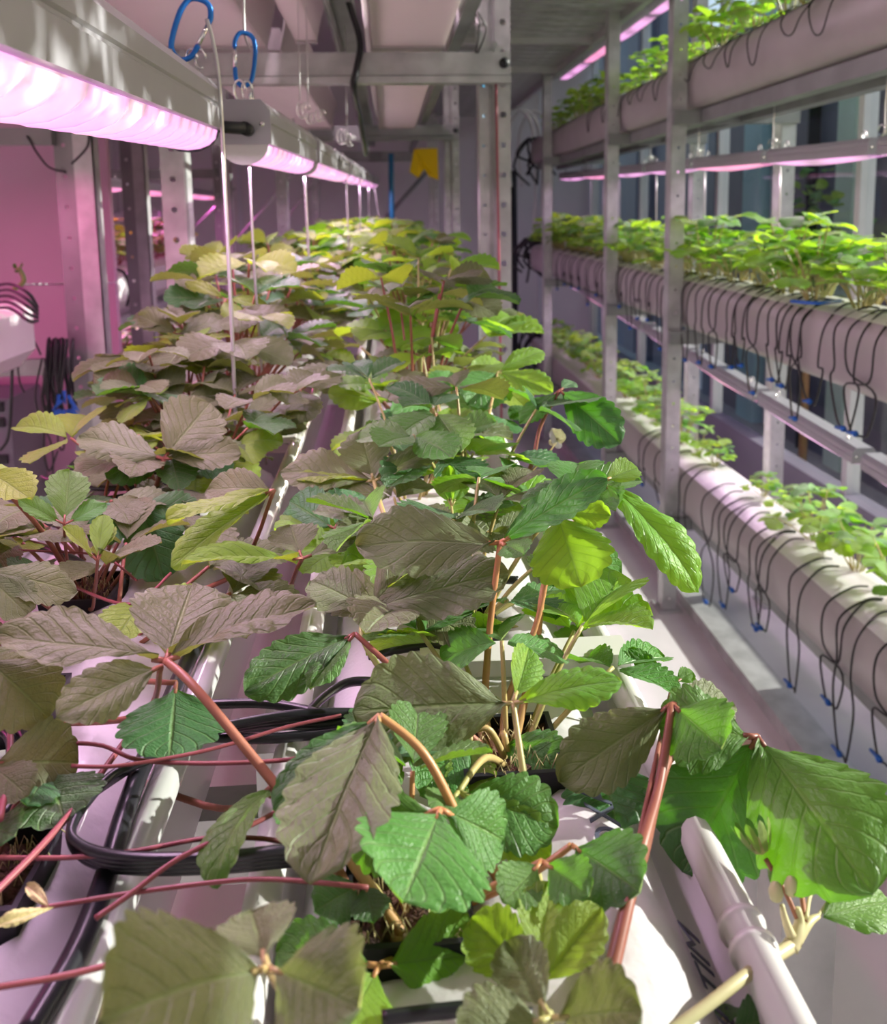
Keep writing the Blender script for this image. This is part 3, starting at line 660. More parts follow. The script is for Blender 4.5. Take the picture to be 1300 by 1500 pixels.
def hexgut(x0, x1, z0, z1, y0, y1, label):
    c = .045; prof = [(x0 + c, z0), (x1 - c, z0), (x1, z0 + c), (x1, z1 - c * .6), (x1 - c, z1), (x0 + c, z1), (x0, z1 - c), (x0, z0 + c)]
    t = top('planting_gutter', MB().prism(prof, (0, y0, 0), (0, y1, 0), xdir=(1, 0, 0)), 'gut', label, 'gutter', 'planting gutters', smooth=False, base=((x0 + x1) / 2, (y0 + y1) / 2, z0))
    return t
hexgut(-1.10, -.895, 1.13, 1.30, .5, 2.2, 'white gutter end at the left frame edge on the steel beam')
hexgut(-1.34, -1.135, 1.10, 1.285, 3.5, 6.0, 'white gutter seen between the left posts with small plants on it')
hexgut(-1.34, -1.135, .62, .80, 3.5, 6.0, 'low white gutter behind the left posts near the floor')
pb = empty('partition_board', (-1.2, 2.75, 0), 'tall white board coloured with pink lamp light behind the left rack', 'board')
obj('board_panel', MB().box((-1.30, 2.72, 1.302), (-.85, 2.75, 2.5)), 'board_pink', pb, smooth=False); obj('board_panel', MB().box((-1.30, 2.72, 0), (-.85, 2.75, 1.297)), 'board_pink', pb, smooth=False)
obj('board_panel', MB().box((-2.4, 2.73, 1.1), (-1.306, 2.76, 2.5)), 'board_pink', pb, smooth=False)
cb = empty('control_box', (-1.25, 2.55, .5), 'dark slotted cabinet at the left frame edge below the beam', 'cabinet')
obj('body', MB().box((-1.5, 2.48, .3), (-1.095, 2.70, .99)), 'dark', cb, smooth=False)
for z in (.91, .955, .80): obj('slot', MB().box((-1.45, 2.470, z), (-1.11, 2.482, z + .026)), 'blackp', cb, smooth=False)
# bundle of spare drip tubes with blue stakes hanging on the beam
rng = random.Random(5)
tb = empty('tube_bundle', at(88, 500, 2.33), 'bundle of black drip tubes with blue stakes hanging on the left beam', 'tubes')
for k in range(22):
    x = 70 + 38 * rng.random(); ln = 75 + 45 * rng.random(); w2 = rng.uniform(-10, 10); Y = 2.31 + .04 * rng.random()
    obj('drip_tube', MB().tube([at(x, 508 + 8 * rng.random(), Y + .05), at(x, 495 + 6 * rng.random(), Y), at(x - 2, 530, Y - .02), at(x + w2, 500 + ln * .7, Y - .02), at(x + w2 * .5 + 4, 500 + ln, Y - .02)], .0045 if k > 12 else .003, 5, smooth=4), 'tube', tb)
for k in range(20):
    x = 72 + 38 * rng.random(); y = 572 + 42 * rng.random(); a = rng.uniform(-.9, .9); Y = 2.28
    obj('stake', MB().tube([at(x, y, Y), at(x + 22 * math.sin(a), y + 20 * math.cos(a), Y)], .006, 5, r2=.002), 'bluep', tb)
for k, pts in enumerate(([(62, 525), (52, 575), (58, 610), (75, 650), (78, 690), (74, 760)], [(66, 525), (70, 580), (64, 650), (72, 690), (85, 660)], [(95, 600), (85, 640), (92, 660), (98, 620)], [(25, 500), (28, 555), (36, 575)], [(37, 478), (52, 503), (60, 520)])):
    obj('drip_tube', MB().tube([at(x, y, 2.29) for x, y in pts], .0028, 5, smooth=5), 'tube', tb)
wire('loose_cable', [at(18, 480, 2.2), at(17, 580, 2.2), at(12, 640, 2.2), at(0, 660, 2.2)], .004, 'tube', 'black cable hanging at the very left frame edge', 'cable', 'cables at the left')
for k in range(5):
    wire('drip_tube', [at(-10, 420 + 8 * k, 2.05), at(15, 416 + 9 * k, 1.95), at(42, 430 + 10 * k, 1.9), at(55, 450 + 5 * k, 1.95)], .0038, 'tube', 'black drip tube draped over the white gutter end at left, %s from top' % ORD[k], 'tube', 'drip tubes over the left gutter')
wire('loose_cable', [at(130, 190, 2.3), at(128, 215, 2.3), at(105, 240, 2.3)], .003, 'tube', 'dark thin cable looping beside the left post top', 'cable', 'cables at the left')
wire('loose_cable', [at(40, 200, 2.368), at(44, 206, 2.362), at(55, 225, 2.36), at(72, 245, 2.37), at(96, 252, 2.398)], .003, 'tube', 'thin cable drooping from the upper left beam', 'cable', 'cables at the left')
wire('drip_tube', [at(165, 393, 3.48), at(182, 400, 3.47), at(190, 425, 3.47), at(186, 448, 3.5)], .006, 'tube', 'black drip tube over the end of the gutter between the left posts', 'tube')

# ------------------------------------------------------------------ drip tubes over the right gutters
def drip(pts, label, group, stake=None, r=.0026):
    t = empty('drip_tube', pts[0], label, 'tube', group)
    obj('tube', MB().tube(pts, r, 6, smooth=6), 'tube', t)
    if stake is not None:
        s = Vector(stake); obj('stake', MB().tube([s + Vector((-.004, -.012, .002)), s, s + Vector((.003, .034, -.006))], .008, 6, r2=.004), 'bluep', t)
    return t
rng = random.Random(11)
GD = {1.25: 'drip tubes over the middle right gutter', .563: 'drip tubes over the lowest right gutter', 2.017: 'drip tubes over the top right gutter'}
def loop(Y, zt, drop, wy, label, cross, stake=True):
    a = .5 * wy; x = 1.045
    if not stake:
        return drip([Vector((1.15, Y - a * 1.6, zt + .012)), Vector((1.09, Y - a * 1.3, zt + .010)), Vector((x, Y - a, zt - .04)), Vector((x - .004, Y - a * .3, zt - drop)), Vector((x - .003, Y + a * .5, zt - drop * .9)), Vector((x, Y + a * 1.0, zt - .035)), Vector((1.09, Y + a * 1.5, zt + .010)), Vector((1.16, Y + a * 2.4, zt + .010))], label, GD[zt], None, .0021)
    pts = [Vector((1.15, Y - a * .3, zt + .012)), Vector((1.10, Y - a * .5, zt + .012)), Vector((x, Y - a * .8, zt - .04)), Vector((x - .008, Y - a * .7, zt - .13)),
           Vector((x - .005, Y + (a * .9 if cross else -a), zt - drop * .62)), Vector((x, Y + (a * .5 if cross else -a * .4), zt - drop)), Vector((x + .004, Y, zt - drop - .006)), Vector((x, Y + (-a * .6 if cross else a * .5), zt - drop + .01)),
           Vector((x - .004, Y + (-a if cross else a), zt - drop * .6)), Vector((x - .006, Y + a * .7, zt - .12)), Vector((x, Y + a * .9, zt - .03)), Vector((1.11, Y + a, zt + .012)), Vector((1.16, Y + a * 1.2, zt + .010))]
    return drip(pts, label, GD[zt], (x, Y + rng.uniform(-.01, .02), zt - drop - .004) if stake else None)
mY = [1.80, 1.86, 2.02, 2.10, 2.17, 2.22, 2.36, 2.45, 2.52, 2.66, 2.78, 2.92, 3.08, 3.2, 3.35, 3.5, 3.62, 3.78, 3.92, 4.05, 4.2, 4.4, 4.6, 4.8, 5.0, 5.2]
for k, Y in enumerate(mY):
    loop(Y, 1.25, rng.uniform(.21, .31) if k < 14 else rng.uniform(.16, .26), rng.uniform(.05, .10) + (.05 if k < 3 else 0), 'black drip tube loop over the middle right gutter, %s from the near end' % (ORD[k] if k < 26 else ''), k % 3 == 0)
for k, Y in enumerate([1.64, 1.80, 1.86, 2.05, 2.24, 2.29, 2.46, 2.52, 2.66, 2.9, 3.15, 3.4]):
    loop(Y, .563, rng.uniform(.22, .38) if k < 10 else .2, rng.uniform(.06, .17), 'black drip tube loop over the lowest right gutter, %s from the near end' % ORD[k], k % 2 == 0)
for k, Y in enumerate([2.05, 2.2, 2.42, 2.6, 2.75, 2.95, 3.1, 3.3, 3.5, 3.65, 3.85, 4.1, 4.4]):
    loop(Y, 2.017, rng.uniform(.07, .12), rng.uniform(.05, .12), 'short black drip tube loop on the top right gutter, %s from the near end' % ORD[k], False, False)
wire('blue_tube', [atZ(1232, 440, 1.268), atZ(1198, 444, 1.272), atZ(1160, 441, 1.268)], .005, 'bluep', 'short blue tube lying on the middle right gutter near the frame edge', 'tube')
# tangles at the far gutter ends and clear hoses by the far wall
for z, nm in ((1.25, 'middle'), (.563, 'lowest'), (1.98, 'top')):
    t = empty('tube_bundle', (1.1, 6.3, z), 'dark tangle of tubes at the far end of the %s right gutter' % nm, 'tubes', 'tube tangles at far gutter ends')
    for k in range(14):
        o = Vector((1.02 + .2 * rng.random(), 6.2 + .15 * rng.random(), z)); e = rng.uniform(.1, .32)
        obj('tube', MB().tube([o, o + Vector((-.05 * rng.random(), .03, .05)), o + Vector((rng.uniform(-.14, .02), .08, -e * .5)), o + Vector((rng.uniform(-.1, .1), .05, -e))], .009, 5, smooth=4), 'tube', t)
for k, (x, Y) in enumerate(((.95, 6.9), (1.02, 7.0), (1.12, 7.05))):
    wire('clear_hose', [(x, Y, 1.7), (x - .02, Y, 2.1), (x + .08, Y, 2.3), (x + .22, Y, 2.2), (x + .26, Y, 1.8), (x + .24, Y, 1.3)], .014, 'gut', 'pale hose arching near the far wall, %s from the left' % ORD[k], 'hose', 'pale hoses at the far wall')
wire('black_pipe', [at(753, 250, 7.6), at(755, 520, 7.6), atZ(755, 560, 0.0).lerp(Vector((at(755, 520, 7.6).x, 7.6, 0)), 1)], .03, 'blackp', 'dark upright pipe at the far wall right of the perforated post', 'pipe', None, 2)

# ------------------------------------------------------------------ black hoses on the near bed
GH = 'black hoses on the near bed'
def zp(lst, z): return [atZ(x, y, z + (d[0] if d else 0)) for x, y, *d in lst]
wire('drip_hose', zp([(40, 1520), (110, 1400), (150, 1300), (180, 1200), (205, 1130), (230, 1075), (260, 1000), (300, 920)], Z0 + .012), .0052, 'black', 'straight thick black hose along the left gutter inside its lip', 'hose', GH, 6, 10)
for k in range(4):
    d = k * 6; z = Z0 + .016 + .004 * k
    wire('drip_hose', zp([(620, 1252 - d, -.02), (440, 1262 - d), (330, 1272 - d), (220, 1275 - d), (150, 1268 - d), (113, 1246 - d * .6), (104, 1215), (118 + d * .4, 1178), (165, 1142 - d * .4), (215, 1112), (262, 1090), (340, 1070 - d * .5), (450, 1062 - d), (560, 1062 - d, -.01)], z), .0024, 'black',
         'thin black hose of the looped bunch crossing from the left gutter, %s in the bunch' % ('innermost', 'second', 'third', 'outermost')[k], 'hose', GH, 7, 7)
for k, pts in enumerate(([(300, 1032), (380, 1030), (440, 1038), (490, 1052), (560, 1060)], [(290, 1078), (380, 1082), (440, 1078), (500, 1072)], [(300, 1066), (400, 1060), (470, 1062), (600, 1045)],
                         [(440, 1060), (470, 1025), (510, 1000), (560, 1000), (600, 1010)], [(-20, 1075), (20, 1065), (40, 1095), (30, 1150), (5, 1195)], [(-20, 1190), (15, 1170), (38, 1130), (42, 1090)], [(-10, 1060), (15, 1085), (12, 1140), (-10, 1180)],
                         [(100, 690), (160, 678), (215, 672), (270, 690)], [(105, 702), (180, 700), (240, 690), (280, 700)], [(100, 690), (112, 676), (150, 668), (200, 675)], [(0, 745), (60, 740), (130, 735), (220, 722)],
                         [(-10, 770), (60, 765), (100, 770), (150, 760)], [(0, 820), (40, 800), (100, 815), (140, 840)], [(540, 960), (620, 945), (660, 950), (700, 945)], [(560, 1492), (640, 1482), (700, 1478), (780, 1488)],
                         [(700, 745), (800, 738), (860, 720)], [(640, 860), (700, 850), (760, 850)], [(60, 700), (110, 712), (180, 715), (260, 705)])):
    thick = k in (14,)
    wire('drip_hose', zp([(x, y) for x, y in pts], Z0 + (.03 if 7 <= k <= 12 else .018)), .0027 if thick else (.0028 if k < 7 else .0032), 'black', 'black hose between plants, %s' % (
        'upper strand left of the big drooping leaf', 'lower strand left of the big drooping leaf', 'middle strand left of the big drooping leaf', 'curve behind the drooping leaf tip', 'outer curl at the left frame edge', 'rising curl at the left frame edge', 'inner curl at the left frame edge',
        'top coil beside the pink board', 'lower coil beside the pink board', 'small coil arc beside the pink board', 'strand under the left young leaf', 'strand at left edge above the dark leaf', 'arc over the left white film', 'arc by the blue clip behind the grey leaf',
        'short dark pipe at the bottom edge under the bright leaf', 'strand crossing under the dark green leaf', 'strand behind the grey leaf', 'long arc beneath the left leaf trio')[k], 'hose', GH, 6, 7)
# ------------------------------------------------------------------ leaves
def leaflet_mesh(ratio=.8, fold=.25, curl=.3, drop=.06, teeth=9, per=4, nv=4, seed=0, mt='leaf', wav=.03, pleat=.02, pw=1.28):
    """serrated leaflet of unit length along +Y, normal +Z: pleated between its veins, folded along the midrib and curled"""
    rows = teeth * per; vs, uv = [], []; path = []; y = z = 0.0; N = rows
    for j in range(N + 1):
        t = j / N; path.append((y, z)); a = -curl * (t - .25); y += math.cos(a) / N; z += math.sin(a) / N
    for j in range(N + 1):
        t = j / N; w = .5 * ratio * (math.sin(PI * min(1, t) ** pw) ** .66 if 0 < t < 1 else 0.0)
        f = (t * teeth) % 1.0; tooth = math.sin(PI * (f / 1.2 + .08) if f < .72 else PI * (.68 + (f - .72) / .28 * .32)) ** .8
        a = -curl * (t - .25); cy, cz = path[j]
        for i in range(-nv, nv + 1):
            v = i / nv; av = abs(v); k = av ** 3
            wx = v * w * (1 + (.17 * tooth - .05) * k) + .0
            ty = .05 * ratio * (tooth - .4) * k * (1 if t < .93 else .3) + .02 * av * math.sin(PI * t)
            ph = (t - .30 * av) * 8
            h = pleat * abs(math.sin(PI * ph)) * min(1, av * 3) * (1 - .4 * av) * math.sin(PI * t) ** .3
            h += abs(wx) * math.sin(fold) - drop * v * v * math.sin(PI * t)
            h += wav * noise.noise(Vector((v * 1.3 + seed * 7.3, t * 2.2, seed))) * (.3 + av) + wav * .5 * noise.noise(Vector((v * 3 + seed * 3.3, t * 5, seed + 9))) * av
            wx *= math.cos(fold)
            vs.append((wx, cy - math.sin(a) * h + math.cos(a) * ty, cz + math.cos(a) * h + math.sin(a) * ty)); uv.append((v * .5 + .5, t))
    # chord along +Y with unit length
    ey, ez = path[-1]; L = math.hypot(ey, ez); c, s = ey / L, ez / L
    vs = [(x / L, (y * c + z * s) / L, (-y * s + z * c) / L) for x, y, z in vs]
    W = 2 * nv + 1
    mb = MB().add(vs, [(j * W + i, j * W + i + 1, (j + 1) * W + i + 1, (j + 1) * W + i) for j in range(N) for i in range(2 * nv)])
    mb.uv = uv
    return mb
_hs = [0]
def place_leaflet(parent, base, tip, ratio, a, roll, fold, curl, mt, mesh=None, drop=.06):
    base = Vector(base); tip = Vector(tip); y = tip - base; L = y.length; y.normalize()
    tc = (CAMP - (base + tip) / 2).normalized(); nrm = Vector((0, 0, 1)) * (1 - a) + tc * a
    z = nrm - y * nrm.dot(y)
    if z.length < .05: z = tc - y * tc.dot(y)
    z.normalize(); z = (Matrix.Rotation(math.radians(roll), 3, y) @ z).normalized(); x = y.cross(z).normalized()
    if mesh is None:
        _hs[0] += 1
        mesh = leaflet_mesh(ratio, fold, curl, drop, 7 if L < .045 else 8, 6, 6, _hs[0] * .37, mt, .075).mesh('leaflet', mt)
    o = bpy.data.objects.new('leaflet', mesh); COL.objects.link(o); o.parent = parent
    o.rotation_mode = 'QUATERNION'; o.rotation_quaternion = Matrix((x, y, z)).transposed().to_quaternion()
    o.scale = (L, L, L); o.location = base - wloc(parent)
    return o
def solve_tip(px, py, J, s, L):
    r = Vector(ray(px, py)); d = CAMP - J; a = r.dot(r); b = 2 * r.dot(d); c = d.dot(d) - L * L; D = b * b - 4 * a * c
    t = (-b + s * math.sqrt(D)) / (2 * a) if D > 0 else -b / (2 * a)
    return CAMP + r * t
def hero(plant, J, lf, mt='leaf', st='stalk', via=(), base=None, r=.0019, fb=.10):
    """one trifoliate leaf: its stalk from the crown (or base pixel on the bag) to the junction J, then its leaflets"""
    Jp = at(*J); P0 = plant.location + Vector((0, 0, -.012)) if base is None else (atZ(base[0], base[1], Z0 + .004) if len(base) == 2 else at(*base))
    pts = [P0]
    for k, (x, y, *d) in enumerate(via):
        f = (k + 1) / (len(via) + 1); pts.append(at(x, y, d[0] if d else P0.y + (Jp.y - P0.y) * f))
    if not via: pts.append(P0.lerp(Jp, .5) + Vector((0, 0, .012)))
    pts.append(Jp)
    mb = MB().tube(pts, r * 1.15, 8, smooth=7, r2=r * .75)
    tips = []
    for l in lf:
        T = solve_tip(l[0], l[1], Jp, l[2], l[3]); B = Jp + (T - Jp).normalized() * .004
        mb.tube([Jp, B + (T - Jp).normalized() * .003], r * .6, 6); tips.append((B, T))
    s = obj('leaf_stalk', mb, st, plant)
    for l, (B, T) in zip(lf, tips):
        place_leaflet(s, B, T, l[4], l[5], l[6] if len(l) > 6 else 0, l[7] if len(l) > 7 else .25, l[8] if len(l) > 8 else .3, l[9] if len(l) > 9 else mt)
    return s
def plant_at(c, label, group='strawberry plants in the near bed'):
    return empty('strawberry_plant', (c[0], c[1], Z0 + .008), label, 'plant', group)
def pot(c, label, group='dark planting holes'):
    t = empty('plant_pot', (c[0], c[1], Z0 - .05), label, 'pot', group); h = .027
    mb = MB()
    for a, b, z in ((-h, h, 0),):
        pass
    o = .0; q = [(-h, -h), (h, -h), (h, h), (-h, h)]; lo = [(x * .75, y * .75) for x, y in q]; inn = [(x * .9, y * .9) for x, y in q]
    vs = [(c[0] + x, c[1] + y, Z0 - .05) for x, y in lo] + [(c[0] + x, c[1] + y, Z0 + .012) for x, y in q] + [(c[0] + x, c[1] + y, Z0 + .012) for x, y in inn] + [(c[0] + x, c[1] + y, Z0 - .02) for x, y in inn]
    fs = [(3, 2, 1, 0)] + [(4 * l + k, 4 * l + (k + 1) % 4, 4 * l + 4 + (k + 1) % 4, 4 * l + 4 + k) for l in range(3) for k in range(4)]
    obj('rim', MB().add(vs, fs), 'blackp', t, smooth=False)
    n = 14; vs = []
    for j in range(n + 1):
        for i in range(n + 1):
            x = c[0] + (i / n * 2 - 1) * h * .9; y = c[1] + (j / n * 2 - 1) * h * .9
            vs.append((x, y, Z0 + .004 + .006 * noise.noise(Vector((x * 90, y * 90, 1))) + .004 * noise.noise(Vector((x * 260, y * 260, 4)))))
    s = obj('soil', MB().add(vs, [(j * (n + 1) + i, j * (n + 1) + i + 1, (j + 1) * (n + 1) + i + 1, (j + 1) * (n + 1) + i) for j in range(n) for i in range(n)]), 'soil', t)
    rg = random.Random(int(c[1] * 1000)); fb = MB()
    for k in range(60):
        x, y = c[0] + rg.uniform(-h, h) * .85, c[1] + rg.uniform(-h, h) * .85; a = rg.uniform(0, 6.3); l = rg.uniform(.003, .009)
        fb.tube([(x, y, Z0 + .008), (x + l * math.cos(a) * .5, y + l * math.sin(a) * .5, Z0 + .013 + .002 * rg.random()), (x + l * math.cos(a), y + l * math.sin(a), Z0 + .008)], .0003, 3)
    f = obj('coco_fibre', fb, 'dry', t); f['kind'] = 'stuff'
    return t
for k, c in enumerate(BC): pot(c, 'black planting hole with brown soil in the middle gutter bag, %s from the near end' % ORD[k])
for k, c in enumerate(BL): pot(c, 'black planting hole with brown soil in the left gutter bag, %s from the near end' % ORD[k])

# ---- the plants one can tell apart, leaf by leaf
p1 = plant_at(BC[0], 'nearest strawberry plant, broad sunlit leaf over the dark planting hole at bottom centre')
hero(p1, (645, 1185, .325), [(590, 1322, -1, .052, 1.05, .75, -8, .18, .5), (738, 1232, 1, .036, .95, .7, 0, .2, .4), (508, 1232, 1, .042, .85, .7, 0, .2, .4)], 'leaf', via=[(632, 1280)])
hero(p1, (556, 1415, .295), [(708, 1398, 1, .044, .82, .75, 0, .15, .35, 'leafb'), (505, 1510, -1, .034, .85, .8, 0, .2, .3, 'leafb'), (405, 1395, 1, .044, .6, .55, -10, .3, .4)], 'leaf', via=[(590, 1395)])
hero(p1, (795, 1262, .322), [(738, 1322, -1, .028, .8, .7), (862, 1312, -1, .028, .85, .7)], 'leaf', via=[(700, 1310)])
hero(p1, (556, 1048, .37), [(455, 1296, -1, .088, .56, .75, 12, .35, .35), (528, 1222, -1, .056, .34, .6, -35, .4, .2, 'leafo'), (400, 1185, -1, .06, .4, .6, 10, .35, .3, 'leafd')], 'leafo', via=[(735, 1315), (680, 1215), (622, 1105)], r=.0024)
hero(p1, (535, 1292, .33), [(460, 1335, -1, .026, .95, .7), (548, 1352, -1, .024, .8, .7)], 'leafd', via=[(580, 1350)])
hero(p1, (560, 1085, .40), [(530, 1222, -1, .048, .7, .65, 0, .3, .3), (588, 1130, 1, .03, .8, .5)], 'leaf', via=[(590, 1220)])
hero(p1, (838, 1238, .335), [(938, 1308, -1, .042, .9, .75, 0, .2, .4)], 'leafd', via=[(760, 1290)])
for k, (x0, y0, x1, y1) in enumerate(((500, 1238, 592, 1372), (545, 1300, 600, 1380), (585, 1300, 612, 1378), (672, 1310, 682, 1392), (655, 1312, 662, 1390), (520, 1335, 588, 1380))):
    mb = MB().tube([atZ(x1, y1, Z0 + .003), at((x0 + x1) / 2, (y0 + y1) / 2, .328), at(x0, y0, .335)], .0026 if k < 2 else .002, 8, smooth=5)
    obj('leaf_stalk', mb, 'stalk' if k % 3 != 1 else 'stalkg', p1)
p0 = empty('strawberry_plant', atZ(800, 1540, Z0 + .006), 'young yellow green strawberry shoot with greyish leaves at the bottom edge', 'plant', 'strawberry plants in the near bed')
hero(p0, (788, 1450, .275), [(692, 1345, 1, .034, .8, .85, 0, .35, .2, 'leafy'), (806, 1292, 1, .040, .62, .85, 0, .4, .1, 'leafy'), (882, 1330, 1, .036, .62, .85, 0, .45, .2, 'leafy')], 'leafy', 'stalkg', r=.0015)
hero(p0, (808, 1492, .250), [(742, 1380, 1, .032, .72, .75, 0, .2, .2), (942, 1482, -1, .032, .95, .7, 0, .2, .5), (668, 1520, -1, .034, .8, .7, 0, .2, .3)], 'leafo', 'stalkg')
hero(p0, (1062, 1510, .28), [(972, 1492, 1, .026, .8, .6), (1145, 1490, 1, .026, .8, .6), (1060, 1470, 1, .018, .9, .6)], 'leafd', 'stalkg', via=[(930, 1530)])
pa = empty('strawberry_plant', atZ(470, 1600, Z0 + .0), 'strawberry leaf close to the lens, grey mauve and blurred, bottom left corner', 'plant', 'strawberry plants in the near bed')
hero(pa, (392, 1418, .235), [(140, 1500, -1, .062, .78, .7, 5, .15, .4), (528, 1478, -1, .036, 1.05, .8, 0, .2, .4), (368, 1335, 1, .026, 1.15, .6, 0, .2, .3)], 'leafo', 'stalkg')
# plant two
p2 = plant_at(BC[1], 'second strawberry plant in the middle gutter with upright orange stalks and grey leaves')
hero(p2, (752, 1030, .40), [(516, 1042, 1, .076, .62, .8, 0, .12, .3), (775, 950, 1, .034, .75, .55, 30, .5, .2, 'leafb'), (912, 998, 1, .054, .42, .5, 0, .3, .5, 'leafb')], 'leafo', 'stalkg', via=[(782, 1240), (765, 1120)], base=(790, 1300))
hero(p2, (733, 795, .49), [(522, 800, 1, .086, .52, .45, -5, .2, .35), (890, 700, 1, .068, .42, .45, 0, .25, .3, 'leafd'), (768, 812, -1, .03, .8, .5, 0, .2, .2, 'leaf')], 'leafo', 'stalk', via=[(713, 1060), (716, 940)], r=.0024)
hero(p2, (815, 748, .50), [(852, 860, -1, .048, 1.05, .9, 0, .12, .35), (895, 755, 1, .032, .6, .8)], 'leafb', 'stalk', via=[(740, 1040), (790, 900)])
hero(p2, (883, 705, .56), [(1024, 868, -1, .088, .40, .6, -15, .35, .9, 'leafb'), (935, 686, 1, .03, .85, .5, 0, .4, .2, 'leafb'), (762, 738, -1, .058, .52, .55, 10, .25, .3, 'leafd')], 'leaf', 'stalk', via=[(785, 950), (806, 830)], r=.0022)
hero(p2, (672, 1160, .37), [(818, 1212, -1, .046, .75, .75, 0, .2, .4), (806, 1256, -1, .048, .55, .75, 0, .3, .3, 'leafb'), (640, 1195, -1, .03, .8, .7)], 'leaf', 'stalkg')
hero(p2, (732, 1085, .44), [(828, 1128, -1, .042, .8, .65, 0, .25, .3)], 'leaf', 'stalkg')
hero(p2, (690, 1072, .43), [(615, 1165, -1, .044, .8, .8, 0, .3, .2, 'leaf'), (690, 1170, -1, .036, .8, .8, 0, .3, .2, 'leafb')], 'leaf', 'stalkg')
hero(p2, (880, 1105, .42), [(905, 1218, -1, .044, 1.15, .75, 0, .2, .3), (832, 1150, -1, .03, .8, .6, 0, .2, .3)], 'leafd', 'stalkr')
hero(p2, (540, 893, .49), [(745, 838, 1, .084, .5, .5, 0, .15, .2), (632, 795, 1, .056, .72, .62, 0, .25, .05), (455, 850, 1, .042, .85, .5, 0, .3, .3)], 'leafo', 'stalkg', via=[(610, 1060), (560, 985), (530, 930)])
hero(p2, (520, 928, .46), [(358, 1014, -1, .068, .5, .6, 0, .3, .3), (455, 1010, -1, .045, .5, .5, 20, .4, .3, 'leaf')], 'leafd', 'stalkr', via=[(600, 1000)])
# leaf hanging out over the aisle
p3 = empty('strawberry_plant', atZ(886, 1428, Z0 + .026), 'strawberry plant with a large glossy leaf hanging over the aisle at right', 'plant', 'strawberry plants in the near bed')
hero(p3, (1110, 1080, .385), [(1278, 1310, -1, .086, .74, .85, 0, .12, .55, 'leaf'), (1000, 1278, -1, .068, .78, .85, 0, .22, .35, 'leafd'), (966, 1066, -1, .048, .95, .6, 0, .15, .5, 'leaf')], 'leaf', 'stalkr', via=[(915, 1340, .312), (942, 1250, .332), (962, 1165, .355), (985, 1106, .385), (1030, 1104, .402), (1080, 1098, .402)], r=.0027)
hero(p3, (985, 1032, .40), [(820, 1145, -1, .066, .52, .7, -6, .2, .35, 'leafo'), (1058, 1098, -1, .036, 1.15, .8, 0, .2, .4, 'leaf'), (1070, 1030, 1, .04, .7, .5)], 'leafo', 'stalkr', via=[(935, 1262), (966, 1150)], r=.0026)
hero(p3, (985, 1003, .47), [(920, 950, 1, .030, .4, .6), (1016, 985, 1, .016, .9, .6), (1000, 1020, -1, .014, .8, .6)], 'leaf', 'stalkr', via=[(960, 1120)], r=.0013)
# runner tip with its node, buds and a spent flower
def pathpx(pts): return [at(x, y, d) for x, y, d in pts]
obj('runner', MB().tube(pathpx([(905, 1560, .262), (1010, 1492, .272), (1085, 1435, .285), (1130, 1405, .30), (1165, 1382, .312)]), .0020, 8, smooth=6, r2=.0028), 'pale_stem', p3)
nd = obj('runner_node', MB().tube(pathpx([(1158, 1388, .310), (1168, 1368, .313), (1172, 1350, .316), (1168, 1330, .318)]), .0036, 8, smooth=4, r2=.0016).tube(pathpx([(1165, 1380, .312), (1185, 1352, .318), (1200, 1342, .322)]), .003, 8, smooth=4, r2=.001).tube(pathpx([(1160, 1372, .311), (1150, 1345, .314), (1146, 1325, .316)]), .0022, 6, smooth=4, r2=.001), 'pale_stem', p3)
for k, pts in enumerate(([(1168, 1345, .316), (1150, 1305, .322), (1122, 1258, .33)], [(1180, 1350, .317), (1172, 1290, .338), (1160, 1230, .36)], [(1182, 1345, .317), (1188, 1310, .335), (1205, 1280, .35)], [(1195, 1348, .320), (1215, 1320, .335), (1235, 1290, .35)])):
    obj('flower_stalk', MB().tube(pathpx(pts), .0009 + .0003 * (k < 2), 6, smooth=5), 'stalkr' if k < 2 else 'pale_stem', p3)
fl = at(1118, 1252, .33)
cup = obj('calyx', MB().lathe([(.0002, 0), (.003, .001), (.0042, .0035), (.003, .006), (0, .007)], (0, 0, 0), 12), 'stalkg', p3)
ax = (at(1100, 1205, .337) - fl).normalized(); cup.rotation_mode = 'QUATERNION'; cup.rotation_quaternion = ax.to_track_quat('Z', 'Y'); cup.location = fl - p3.location
sep = leaflet_mesh(.30, .25, -.5, .02, 3, 3, 2, 5, 'leaf', 0, 0).mesh('sepal', 'leaf')
for k in range(9):
    a = 2 * PI * k / 9; o = bpy.data.objects.new('sepal', sep); COL.objects.link(o); o.parent = cup
    d = Vector((math.cos(a) * .42, math.sin(a) * .42, 1)).normalized(); z = Vector((-math.cos(a), -math.sin(a), .42)); x = d.cross(z).normalized(); z = x.cross(d)
    o.rotation_mode = 'QUATERNION'; o.rotation_quaternion = Matrix((x, d, z)).transposed().to_quaternion(); o.scale = (.014,) * 3; o.location = Vector((math.cos(a) * .0035, math.sin(a) * .0035, .001))
for x, y in ((1160, 1302), (1137, 1310)):
    c = at(x, y, .317); b = obj('flower_bud', MB().lathe([(0, -.004), (.0025, -.002), (.0032, .001), (.0022, .0045), (0, .006)], (0, 0, 0), 10), 'pale_stem', p3); b.location = c - p3.location
place_leaflet(nd, at(1207, 1343, .322), at(1305, 1322, .34), .55, .6, 0, .3, .4, 'leaf')
